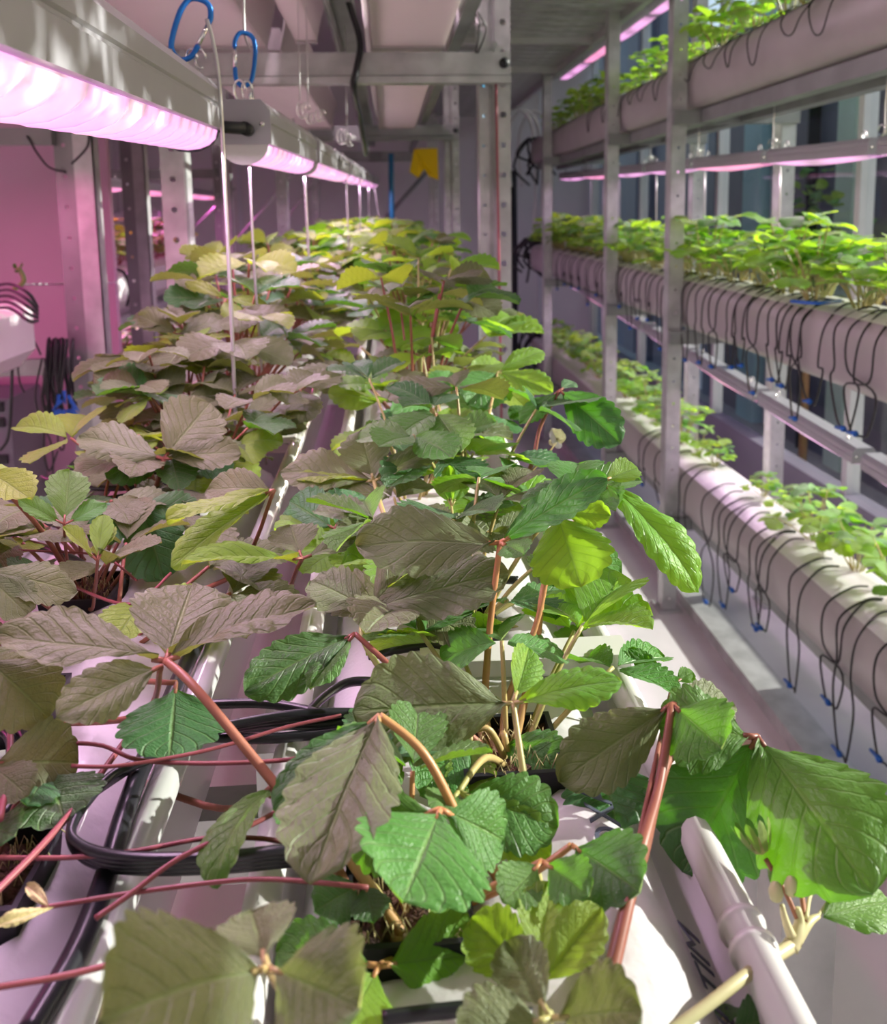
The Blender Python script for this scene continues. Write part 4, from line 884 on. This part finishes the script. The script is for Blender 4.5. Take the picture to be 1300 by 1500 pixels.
# left gutter plants
q1 = plant_at(BL[0], 'nearest strawberry plant in the left gutter, grey serrated leaf at the left frame edge')
hero(q1, (-18, 1118, .38), [(114, 1118, 1, .044, .95, .75, 0, .2, .3), (40, 1165, -1, .03, .8, .7, 0, .2, .3)], 'leafo', 'stalkr', r=.0022)
hero(q1, (72, 1128, .40), [(95, 1206, -1, .04, 1.1, .8, 0, .2, .3), (40, 1180, -1, .03, .8, .8, 0, .2, .3)], 'leafd', 'stalkr')
hero(q1, (-30, 1205, .37), [(22, 1225, -1, .03, .8, .6)], 'leafd', 'stalkr')
q2 = plant_at(BL[1], 'strawberry plant in the left gutter with a very large two toned leaf')
hero(q2, (243, 968, .41), [(-8, 936, 1, .086, .50, .55, 22, .55, .25), (282, 856, 1, .060, .95, .6, 0, .2, .0), (464, 888, 1, .080, .60, .42, -28, .55, .3)], 'leafo', 'stalkr', via=[(470, 1230), (400, 1145), (290, 1012)], base=(520, 1330), r=.0026)
hero(q2, (236, 976, .405), [(82, 1052, -1, .056, .5, .6, 0, .3, .4), (150, 1010, -1, .03, .8, .5)], 'leafo', 'stalkr', via=[(200, 1050)])
hero(q2, (258, 1000, .43), [(248, 1112, -1, .044, 1.2, .9, 0, .1, .2)], 'leafd', 'stalkr')
hero(q2, (405, 1150, .375), [(315, 1302, -1, .055, .42, .6, 35, .35, 1.3), (440, 1235, -1, .036, .5, .6, -20, .3, .4)], 'leaf', 'stalkr', via=[(300, 1180)])
hero(q2, (-25, 962, .42), [(72, 1052, -1, .046, .85, .65, 0, .2, .4), (40, 1000, 1, .03, .8, .5)], 'leafo', 'stalkr')
hero(q2, (-30, 835, .52), [(112, 868, 1, .06, .52, .5, 0, .2, .3), (40, 900, -1, .04, .8, .5)], 'leafo', 'stalkr')
q3 = plant_at(BL[2], 'strawberry plant in the left gutter with two small young leaves on thin stalks')
hero(q3, (94, 768, .58), [(102, 688, 1, .042, .75, .85, 0, .3, .1), (155, 738, 1, .034, .5, .6, 0, .4, .2), (26, 732, -1, .036, .5, .55, 0, .4, .2)], 'leaf', 'stalkr', via=[(108, 870), (97, 810)], r=.0014)
hero(q3, (143, 822, .56), [(152, 754, 1, .034, .55, .8, 0, .5, .1), (92, 772, -1, .030, .5, .6, 30, .5, .2), (168, 772, 1, .03, .5, .6, -30, .5, .2)], 'leafy', 'stalkr', via=[(136, 890)], r=.0014)
hero(q3, (-22, 690, .55), [(46, 732, -1, .05, .6, .55, 0, .4, .3), (20, 690, 1, .03, .6, .5)], 'leafy', 'stalkr')
hero(q3, (402, 718, .60), [(245, 768, -1, .078, .42, .5, 25, .5, .25, 'leafy'), (305, 718, 1, .056, .6, .5, 0, .3, .4), (252, 832, -1, .072, .45, .6, 25, .5, .3, 'leafy')], 'leafo', 'stalkr', via=[(330, 850)])
q4 = plant_at(BL[3], 'strawberry plant in the left gutter, three part grey leaf above a bent red stalk')
hero(q4, (240, 672, .74), [(116, 640, 1, .078, .60, .55, 10, .3, .35), (308, 590, 1, .066, .95, .62, 0, .2, .05), (354, 664, -1, .066, .62, .6, -8, .25, .35)], 'leafo', 'stalkr', via=[(195, 860), (215, 770)], r=.0028)
hero(q4, (443, 818, .57), [(266, 828, -1, .082, .40, .5, 28, .6, .25, 'leafy'), (528, 788, 1, .046, .42, .45, 0, .4, .3), (425, 770, 1, .032, 1.2, .6, 0, .2, .1)], 'leafo', 'stalkr', via=[(380, 900)])
hero(q4, (205, 735, .68), [(130, 790, -1, .05, .8, .6), (290, 760, 1, .05, .8, .5), (240, 850, -1, .06, .8, .7)], 'leafd', 'stalkr')
p4 = plant_at(BC[2], 'strawberry plant in the middle gutter with mauve ruffled leaf and sunlit leaves behind')
hero(p4, (548, 705, .71), [(412, 692, 1, .080, .60, .5, 10, .35, .3), (528, 630, 1, .046, 1.05, .62, 0, .25, .05), (670, 640, 1, .074, .40, .45, 0, .3, .3), (432, 704, -1, .066, .42, .4, 30, .5, .25, 'leafy')], 'leafo', 'stalkg', via=[(600, 840), (565, 760)], r=.0024)
hero(p4, (662, 742, .66), [(658, 682, 1, .034, .5, .85, 0, .4, .1), (640, 700, 1, .028, .5, .8, 0, .4, .1), (684, 702, 1, .028, .5, .8, 0, .4, .1)], 'leafb', 'stalkg', r=.0014)
hero(p4, (836, 870, .60), [(905, 852, 1, .04, .7, .5, 0, .3, .4), (798, 908, -1, .036, .85, .7, 0, .3, .3), (800, 850, 1, .03, .6, .5)], 'leaf', 'stalkg')
hero(p4, (790, 935, .58), [(862, 932, 1, .034, .5, .45, 0, .3, .4), (745, 950, -1, .03, .7, .6)], 'leafb', 'stalkg')
hero(p4, (490, 775, .64), [(425, 735, 1, .05, .9, .8, 0, .2, .2), (520, 720, 1, .05, .8, .7, 0, .2, .2)], 'leafd', 'stalkr')
hero(p4, (620, 880, .56), [(560, 840, 1, .05, .7, .5), (670, 905, -1, .04, .8, .6, 0, .2, .3, 'leafb'), (700, 850, 1, .05, .7, .5)], 'leafd', 'stalkg')
p5 = plant_at(BC[3], 'strawberry plant in the middle gutter whose dark folded leaf stands against the floor')
hero(p5, (820, 572, .80), [(910, 650, -1, .078, .62, .7, 10, .35, .5, 'leafd'), (762, 622, -1, .052, .45, .5, 0, .3, .4, 'leaf'), (842, 560, 1, .03, .6, .5)], 'leafd', 'stalkr', via=[(770, 700), (792, 625)], r=.0022)
hero(p5, (730, 545, .98), [(684, 592, -1, .066, .85, .75, 0, .2, .3, 'leaf'), (796, 515, 1, .07, .5, .45, 0, .3, .4, 'leafb'), (810, 575, -1, .072, .55, .55, 0, .35, .4, 'leafb')], 'leaf', 'stalkg')
hero(p5, (680, 640, .85), [(600, 655, 1, .06, .7, .5), (740, 650, 1, .05, .8, .5, 0, .3, .3, 'leafb'), (660, 600, 1, .05, .8, .5)], 'leafb', 'stalkg')
hero(p5, (640, 585, .95), [(575, 605, -1, .07, .5, .6, 0, .2, .3), (660, 545, 1, .06, .7, .5), (720, 600, 1, .06, .6, .5)], 'leaf', 'stalkg')
fs_ = obj('flower_stalk', MB().tube([at(770, 700, .86), at(800, 668, .87), at(815, 648, .88)], .0009, 6, smooth=5), 'stalkg', p5)
for k in range(5):
    a = 2 * PI * k / 5; place_leaflet(fs_, at(816, 645, .88), at(816 + 13 * math.cos(a), 643 + 15 * math.sin(a), .872 + .006 * math.sin(a)), .8, .7, 0, .2, .3, ('pale_stem', 'film')[k % 2]).name = 'petal'
q5 = plant_at(BL[4], 'strawberry plant in the left gutter with olive leaves beside the wire ropes')
hero(q5, (270, 585, 1.0), [(136, 548, 1, .11, .5, .45, 0, .3, .3), (350, 578, 1, .075, .55, .5, 0, .3, .3), (225, 540, 1, .06, .9, .6, 0, .2, .1)], 'leafo', 'stalkr')
hero(q5, (260, 490, 1.12), [(203, 462, 1, .06, .6, .6), (302, 508, -1, .06, .5, .5), (330, 470, 1, .07, .6, .4)], 'leafo', 'stalkr')
hero(q5, (330, 438, 1.2), [(272, 412, 1, .07, .4, .4), (398, 452, 1, .07, .5, .4), (345, 470, -1, .05, .6, .5)], 'leafy', 'stalkr')
hero(q5, (440, 570, .98), [(380, 560, 1, .06, .6, .45, 0, .3, .3), (500, 550, 1, .06, .6, .45), (450, 620, -1, .07, .6, .6)], 'leafo', 'stalkr')
# red runners lying across the gap between the gutters
for k, (pl, pts, r) in enumerate(((q1, [(-10, 1256), (100, 1256), (200, 1246), (300, 1228), (380, 1228), (430, 1236), (520, 1250)], .0015), (q1, [(-10, 1310), (60, 1240), (120, 1170), (190, 1076)], .0022), (q1, [(60, 1330), (130, 1318), (220, 1304), (300, 1294), (370, 1288), (436, 1290), (540, 1300)], .0014),
                                  (q1, [(140, 1345), (190, 1310), (250, 1265), (300, 1238), (385, 1200), (450, 1160)], .0016), (q1, [(-10, 1447), (90, 1430), (200, 1404), (330, 1380)], .0016), (q1, [(95, 1088), (150, 1092), (200, 1112), (280, 1118), (380, 1116), (450, 1110)], .0015),
                                  (q1, [(105, 1122), (170, 1122), (260, 1108), (330, 1092), (420, 1065), (500, 1048)], .0013), (q2, [(0, 1200), (14, 1110), (14, 1040), (10, 960)], .0022), (q2, [(100, 855), (190, 885), (250, 840)], .0016), (q3, [(0, 805), (70, 808), (150, 815), (200, 850)], .0012))):
    obj('runner', MB().tube([atZ(x, y, Z0 + .026 + .0025 * k) for x, y in pts], r * .72, 7, smooth=6), 'runner', pl)
for bs, tp, l in (((78, 1330), (-8, 1356), .3), ((72, 1328), (40, 1298), .35)): place_leaflet(q1, atZ(*bs, Z0 + .034), atZ(*tp, Z0 + .036), l, .6, 0, .6, .4, 'dry').name = 'dry_bract'
# ---- plants made from a small set of kinds, every one an object with its own leaves
rng = random.Random(3)
def bank(mt, hi):
    out = []
    for k in range(5):
        if hi: out.append(leaflet_mesh(rng.uniform(.72, .95), rng.uniform(.12, .5), rng.uniform(.2, .7), .06, 9, 3, 3, k * 1.7, mt, .06).mesh('leaflet', mt))
        else: out.append(leaflet_mesh(rng.uniform(.75, .95), rng.uniform(.15, .5), rng.uniform(.2, .7), .06, 7, 2, 2, k * 1.7, mt, .06, .03))
    return out
BANK = {q: bank(q, True) for q in ('leaf', 'leafo', 'leafd', 'leafb', 'leafy')}
LOW = bank('leaf', False)
def leaf_frames(rg, az, up, spread, h):
    """junction and three leaflet frames of one procedural leaf, relative to the crown"""
    J = Vector((math.cos(az) * spread, math.sin(az) * spread, h)); out = []
    o = Vector((math.cos(az), math.sin(az), 0)); tilt = rg.uniform(-.35, .25)
    for da in (0, 1.25 + rg.uniform(-.2, .2), -1.25 + rg.uniform(-.2, .2)):
        d = Vector((math.cos(az + da), math.sin(az + da), tilt + rg.uniform(-.25, .15) + (.1 if da == 0 else 0))).normalized()
        z = (Vector((0, 0, 1)) + o * .45 * rg.uniform(-.3, 1) + Vector((rg.uniform(-.3, .3), rg.uniform(-.3, .3), 0))); z = (z - d * z.dot(d)).normalized(); x = d.cross(z).normalized()
        out.append((d, x, x.cross(d), rg.uniform(.8, 1.05)))
    return J, out
def make_plant(seed, n, size, spread, hgt, mats, st, rich):
    """prototype: crown at the origin; rich = each leaflet its own sub-part, else one mesh per leaf"""
    rg = random.Random(seed); root = bpy.data.objects.new('strawberry_plant', None); root.empty_display_size = .02; COL.objects.link(root); root['category'] = 'plant'
    for k in range(n):
        az = 2.4 * k + rg.uniform(-.4, .4); f = (k + .6) / n; sp = spread * (.35 + .75 * f) * rg.uniform(.7, 1.1); h = hgt * (1.05 - .6 * f * f) * rg.uniform(.42, 1.1)
        J, fr = leaf_frames(rg, az, 0, sp, h); mt = rg.choice(mats); sz = size * rg.uniform(.75, 1.1)
        base = Vector((.012 * math.cos(az), .012 * math.sin(az), -.012)); mid = base.lerp(J, .5) + Vector((0, 0, h * .12))
        if rich:
            mb = MB().tube([base, mid, J], .0022, 6, smooth=5, r2=.0014)
            s = obj('leaf_stalk', mb, st, root)
            for d, x, z, q in fr:
                o = bpy.data.objects.new('leaflet', rg.choice(BANK[mt])); COL.objects.link(o); o.parent = s; o.rotation_mode = 'QUATERNION'
                o.rotation_quaternion = Matrix((x, d, z)).transposed().to_quaternion(); o.scale = (sz * q,) * 3; o.location = J + d * .004
        else:
            mb = MB(); mb.uv = []; mb.cur = 0
            for d, x, z, q in fr:
                lm = rg.choice(LOW); R = Matrix((x, d, z)).transposed()
                mb.add([J + d * .003 + R @ Vector(v) * (sz * q) for v in lm.v], lm.f); mb.uv += lm.uv
            mb.cur = 1; b = len(mb.v); mb.tube([base, mid, J], .0024, 5, smooth=3, r2=.0016, caps=False); mb.uv += [(.5, .5)] * (len(mb.v) - b)
            obj('leaf', mb, [mt, st], root)
    return root
used = set()
def put(proto, loc, rz, sc, label, group, rename=None):
    if proto.name in used: r = copy_tree(proto)
    else: r = proto; used.add(proto.name)
    r.location = loc; r.rotation_euler = (0, 0, rz); r.scale = (sc,) * 3
    r['label'] = label; r['group'] = group
    return r
# fillers low among the near heroes (their leaves lie under the big ones)
def fill(plant, n, seed, h0, h1, spread, size, mats, st, az0=0, az1=6.28):
    rg = random.Random(seed); c = plant.location
    for k in range(n):
        az = az0 + (az1 - az0) * ((k * .618 + rg.uniform(-.1, .1)) % 1.0); sp = spread * rg.uniform(.3, 1.1); h = rg.uniform(h0, h1)
        J, fr = leaf_frames(rg, az, 0, sp, h); mt = rg.choice(mats); sz = size * rg.uniform(.75, 1.12)
        base = Vector((.01 * math.cos(az), .01 * math.sin(az), -.012))
        s = obj('leaf_stalk', MB().tube([c + base, c + base.lerp(J, .5) + Vector((0, 0, h * .12)), c + J], .0019, 6, smooth=5, r2=.0013), st, plant)
        for d, x, z, q in fr:
            o = bpy.data.objects.new('leaflet', rg.choice(BANK[mt])); COL.objects.link(o); o.parent = s; o.rotation_mode = 'QUATERNION'
            o.rotation_quaternion = Matrix((x, d, z)).transposed().to_quaternion(); o.scale = (sz * q,) * 3; o.location = c + J + d * .004 - wloc(s)
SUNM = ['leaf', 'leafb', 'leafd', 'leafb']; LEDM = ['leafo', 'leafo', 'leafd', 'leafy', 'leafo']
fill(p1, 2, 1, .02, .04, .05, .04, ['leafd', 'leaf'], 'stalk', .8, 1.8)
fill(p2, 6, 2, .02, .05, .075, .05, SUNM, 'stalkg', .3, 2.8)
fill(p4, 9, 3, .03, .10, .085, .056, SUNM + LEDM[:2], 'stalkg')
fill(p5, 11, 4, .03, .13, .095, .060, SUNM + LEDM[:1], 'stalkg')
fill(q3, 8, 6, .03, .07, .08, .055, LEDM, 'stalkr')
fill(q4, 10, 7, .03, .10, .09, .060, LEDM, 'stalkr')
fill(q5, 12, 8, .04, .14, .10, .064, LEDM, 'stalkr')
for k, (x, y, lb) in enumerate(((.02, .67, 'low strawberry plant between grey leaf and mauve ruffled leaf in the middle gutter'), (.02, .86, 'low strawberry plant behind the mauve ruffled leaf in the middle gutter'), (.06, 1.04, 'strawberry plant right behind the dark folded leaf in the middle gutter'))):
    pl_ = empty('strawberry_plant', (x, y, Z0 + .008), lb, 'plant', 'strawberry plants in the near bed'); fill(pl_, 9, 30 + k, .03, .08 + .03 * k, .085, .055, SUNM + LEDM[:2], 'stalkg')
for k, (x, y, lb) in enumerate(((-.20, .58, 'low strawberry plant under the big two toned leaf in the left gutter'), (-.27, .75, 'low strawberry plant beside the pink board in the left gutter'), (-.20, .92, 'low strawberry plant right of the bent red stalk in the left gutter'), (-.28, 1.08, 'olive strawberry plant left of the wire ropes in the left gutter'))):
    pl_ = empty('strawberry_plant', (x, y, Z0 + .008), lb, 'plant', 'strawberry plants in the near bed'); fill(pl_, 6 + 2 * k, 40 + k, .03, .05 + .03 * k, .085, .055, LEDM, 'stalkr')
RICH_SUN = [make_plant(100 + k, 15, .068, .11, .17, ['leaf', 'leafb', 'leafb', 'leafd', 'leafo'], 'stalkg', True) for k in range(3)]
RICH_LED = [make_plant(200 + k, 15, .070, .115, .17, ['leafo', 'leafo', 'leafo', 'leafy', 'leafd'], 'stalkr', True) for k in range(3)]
G1, G2 = 'strawberry plants in the middle gutter of the near bed', 'strawberry plants in the left gutter of the near bed'
rg = random.Random(21)
ymid = [1.14, 1.32, 1.50, 1.68, 1.87, 2.06, 2.26]; yleft = [1.17, 1.36, 1.55, 1.75, 1.95, 2.15]
for k, y in enumerate(ymid):
    put(RICH_SUN[k % 3] if k % 2 else RICH_LED[(k + 1) % 3], (.045 + rg.uniform(-.02, .02), y, Z0 + .01), rg.uniform(0, 6.3), rg.uniform(.95, 1.2), 'leafy strawberry plant in the middle gutter, %s behind the dark folded leaf' % ORD[k], G1)
for k, y in enumerate(yleft):
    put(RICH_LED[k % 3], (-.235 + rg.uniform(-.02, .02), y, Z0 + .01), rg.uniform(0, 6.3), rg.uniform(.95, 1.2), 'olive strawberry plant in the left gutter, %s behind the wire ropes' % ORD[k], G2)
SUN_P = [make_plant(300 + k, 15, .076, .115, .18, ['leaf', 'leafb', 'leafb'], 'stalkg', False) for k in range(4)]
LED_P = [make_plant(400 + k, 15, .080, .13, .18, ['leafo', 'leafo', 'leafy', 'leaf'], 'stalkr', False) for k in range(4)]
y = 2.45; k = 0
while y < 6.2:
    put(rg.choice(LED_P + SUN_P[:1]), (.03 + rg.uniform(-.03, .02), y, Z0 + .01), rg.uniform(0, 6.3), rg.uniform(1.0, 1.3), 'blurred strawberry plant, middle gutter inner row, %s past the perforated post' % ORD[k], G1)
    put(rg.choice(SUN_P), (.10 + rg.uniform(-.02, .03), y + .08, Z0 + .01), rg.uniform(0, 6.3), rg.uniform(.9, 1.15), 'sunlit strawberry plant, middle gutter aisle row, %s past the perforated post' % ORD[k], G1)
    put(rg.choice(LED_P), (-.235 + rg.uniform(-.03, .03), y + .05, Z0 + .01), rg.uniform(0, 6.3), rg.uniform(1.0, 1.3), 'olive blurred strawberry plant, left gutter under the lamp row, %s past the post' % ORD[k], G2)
    y += .2; k += 1
# right rack
BR_P = [make_plant(500 + k, 13, .066, .10, .155, ['leafb', 'leafb', 'leaf', 'leafb'], 'stalkg', False) for k in range(5)]
y = 1.78; k = 0
while y < 6.1:
    for xx in (1.13, 1.215):
        put(rg.choice(BR_P), (xx + rg.uniform(-.015, .015), y + (0 if xx < 1.2 else .1), 1.262), rg.uniform(0, 6.3), rg.uniform(.9, 1.25), 'bright green strawberry plant, middle right gutter, %s row, %s from the frame edge' % ('aisle' if xx < 1.2 else 'window', ORD[k]), 'strawberry plants on the middle right gutter')
    y += .19; k += 1
y = 1.66; k = 0
while y < 6.1:
    if not (2.62 < y < 2.9):
        put(rg.choice(BR_P), (1.19 + rg.uniform(-.02, .03), y, .572), rg.uniform(0, 6.3), rg.uniform(.8, 1.0) if y < 2.4 else (rg.uniform(.45, .6) if y < 3.2 else rg.uniform(.75, 1.0)), '%s strawberry plant on the lowest right gutter, %s from the near end' % ('young' if k < 10 else 'distant', ORD[k]), 'strawberry plants on the lowest right gutter')
    y += .19 if y < 2.5 else .17; k += 1
y = 2.30; k = 0
for i in range(20): put(rg.choice(BR_P), (1.16 + rg.uniform(-.03, .03), -.4 + .135 * i, 2.028), rg.uniform(0, 6.3), rg.uniform(1.25, 1.5), 'unseen strawberry plant added as sun block, top right gutter, %s before the frame edge' % ORD[19 - i], 'strawberry plants on the top right gutter')  # unseen extra plants, scaled tall and set dense to shade the nearest lamp
while y < 6.1:
    put(rg.choice(BR_P), (1.16 + rg.uniform(-.03, .03), y, 2.028), rg.uniform(0, 6.3), rg.uniform(.7, 1.05), 'bright strawberry plant on the top right gutter, %s from the frame edge' % ORD[k], 'strawberry plants on the top right gutter')
    y += .2; k += 1
for k, (x, y, z) in enumerate([(-1.24, 3.62 + .2 * i, 1.29) for i in range(8)] + [(-1.24, 3.6 + .22 * i, .81) for i in range(6)]):
    put(rg.choice(LED_P), (x, y, z), rg.uniform(0, 6.3), rg.uniform(.8, 1.05), 'brownish strawberry plant on the %s gutter behind the left posts, %s from its near end' % ('upper' if z > 1 else 'lower', ORD[k % 8]), 'strawberry plants of the left rack')
wp = empty('seedling', (-.95, 2.15, 1.30), 'small dark seedling on the white gutter end at the left edge', 'plant')
obj('stem', MB().tube([at(20, 424, 2.1), at(33, 415, 2.1), at(34, 405, 2.1), at(26, 392, 2.1)], .006, 6, smooth=4), 'leafd', wp)
for a, b in (((26, 393), (18, 388)), ((26, 393), (34, 388)), ((26, 393), (25, 400))): place_leaflet(wp, at(*a, 2.1), at(*b, 2.09), .8, .6, 0, .2, .2, 'leafd')
# a small tree outside, seen between the cladding panels
tr = empty('tree', (2.55, 5.0, -.25), 'small bushy tree outside the window beside the mint panel', 'tree')
obj('trunk', MB().tube([(2.55, 5.0, -.25), (2.56, 5.02, .6), (2.54, 5.0, 1.3)], .03, 8, r2=.012), 'stalk', tr)
tm = MB(); tm.uv = []; rt = random.Random(9)
for k in range(160):
    c = Vector((2.55, 5.0, 1.25)) + Vector((rt.gauss(0, .10), rt.gauss(0, .12), rt.gauss(0, .22))); d = Vector((rt.gauss(0, 1), rt.gauss(0, 1), rt.gauss(0, .6))).normalized(); z = Vector((rt.gauss(0, .4), rt.gauss(0, .4), 1)); z = (z - d * z.dot(d)).normalized(); x = d.cross(z)
    lm = rt.choice(LOW); R = Matrix((x, d, z)).transposed(); tm.add([c + R @ Vector(v) * .08 for v in lm.v], lm.f); tm.uv += lm.uv
cr_ = obj('crown', tm, 'leaf', tr); cr_['kind'] = 'stuff'
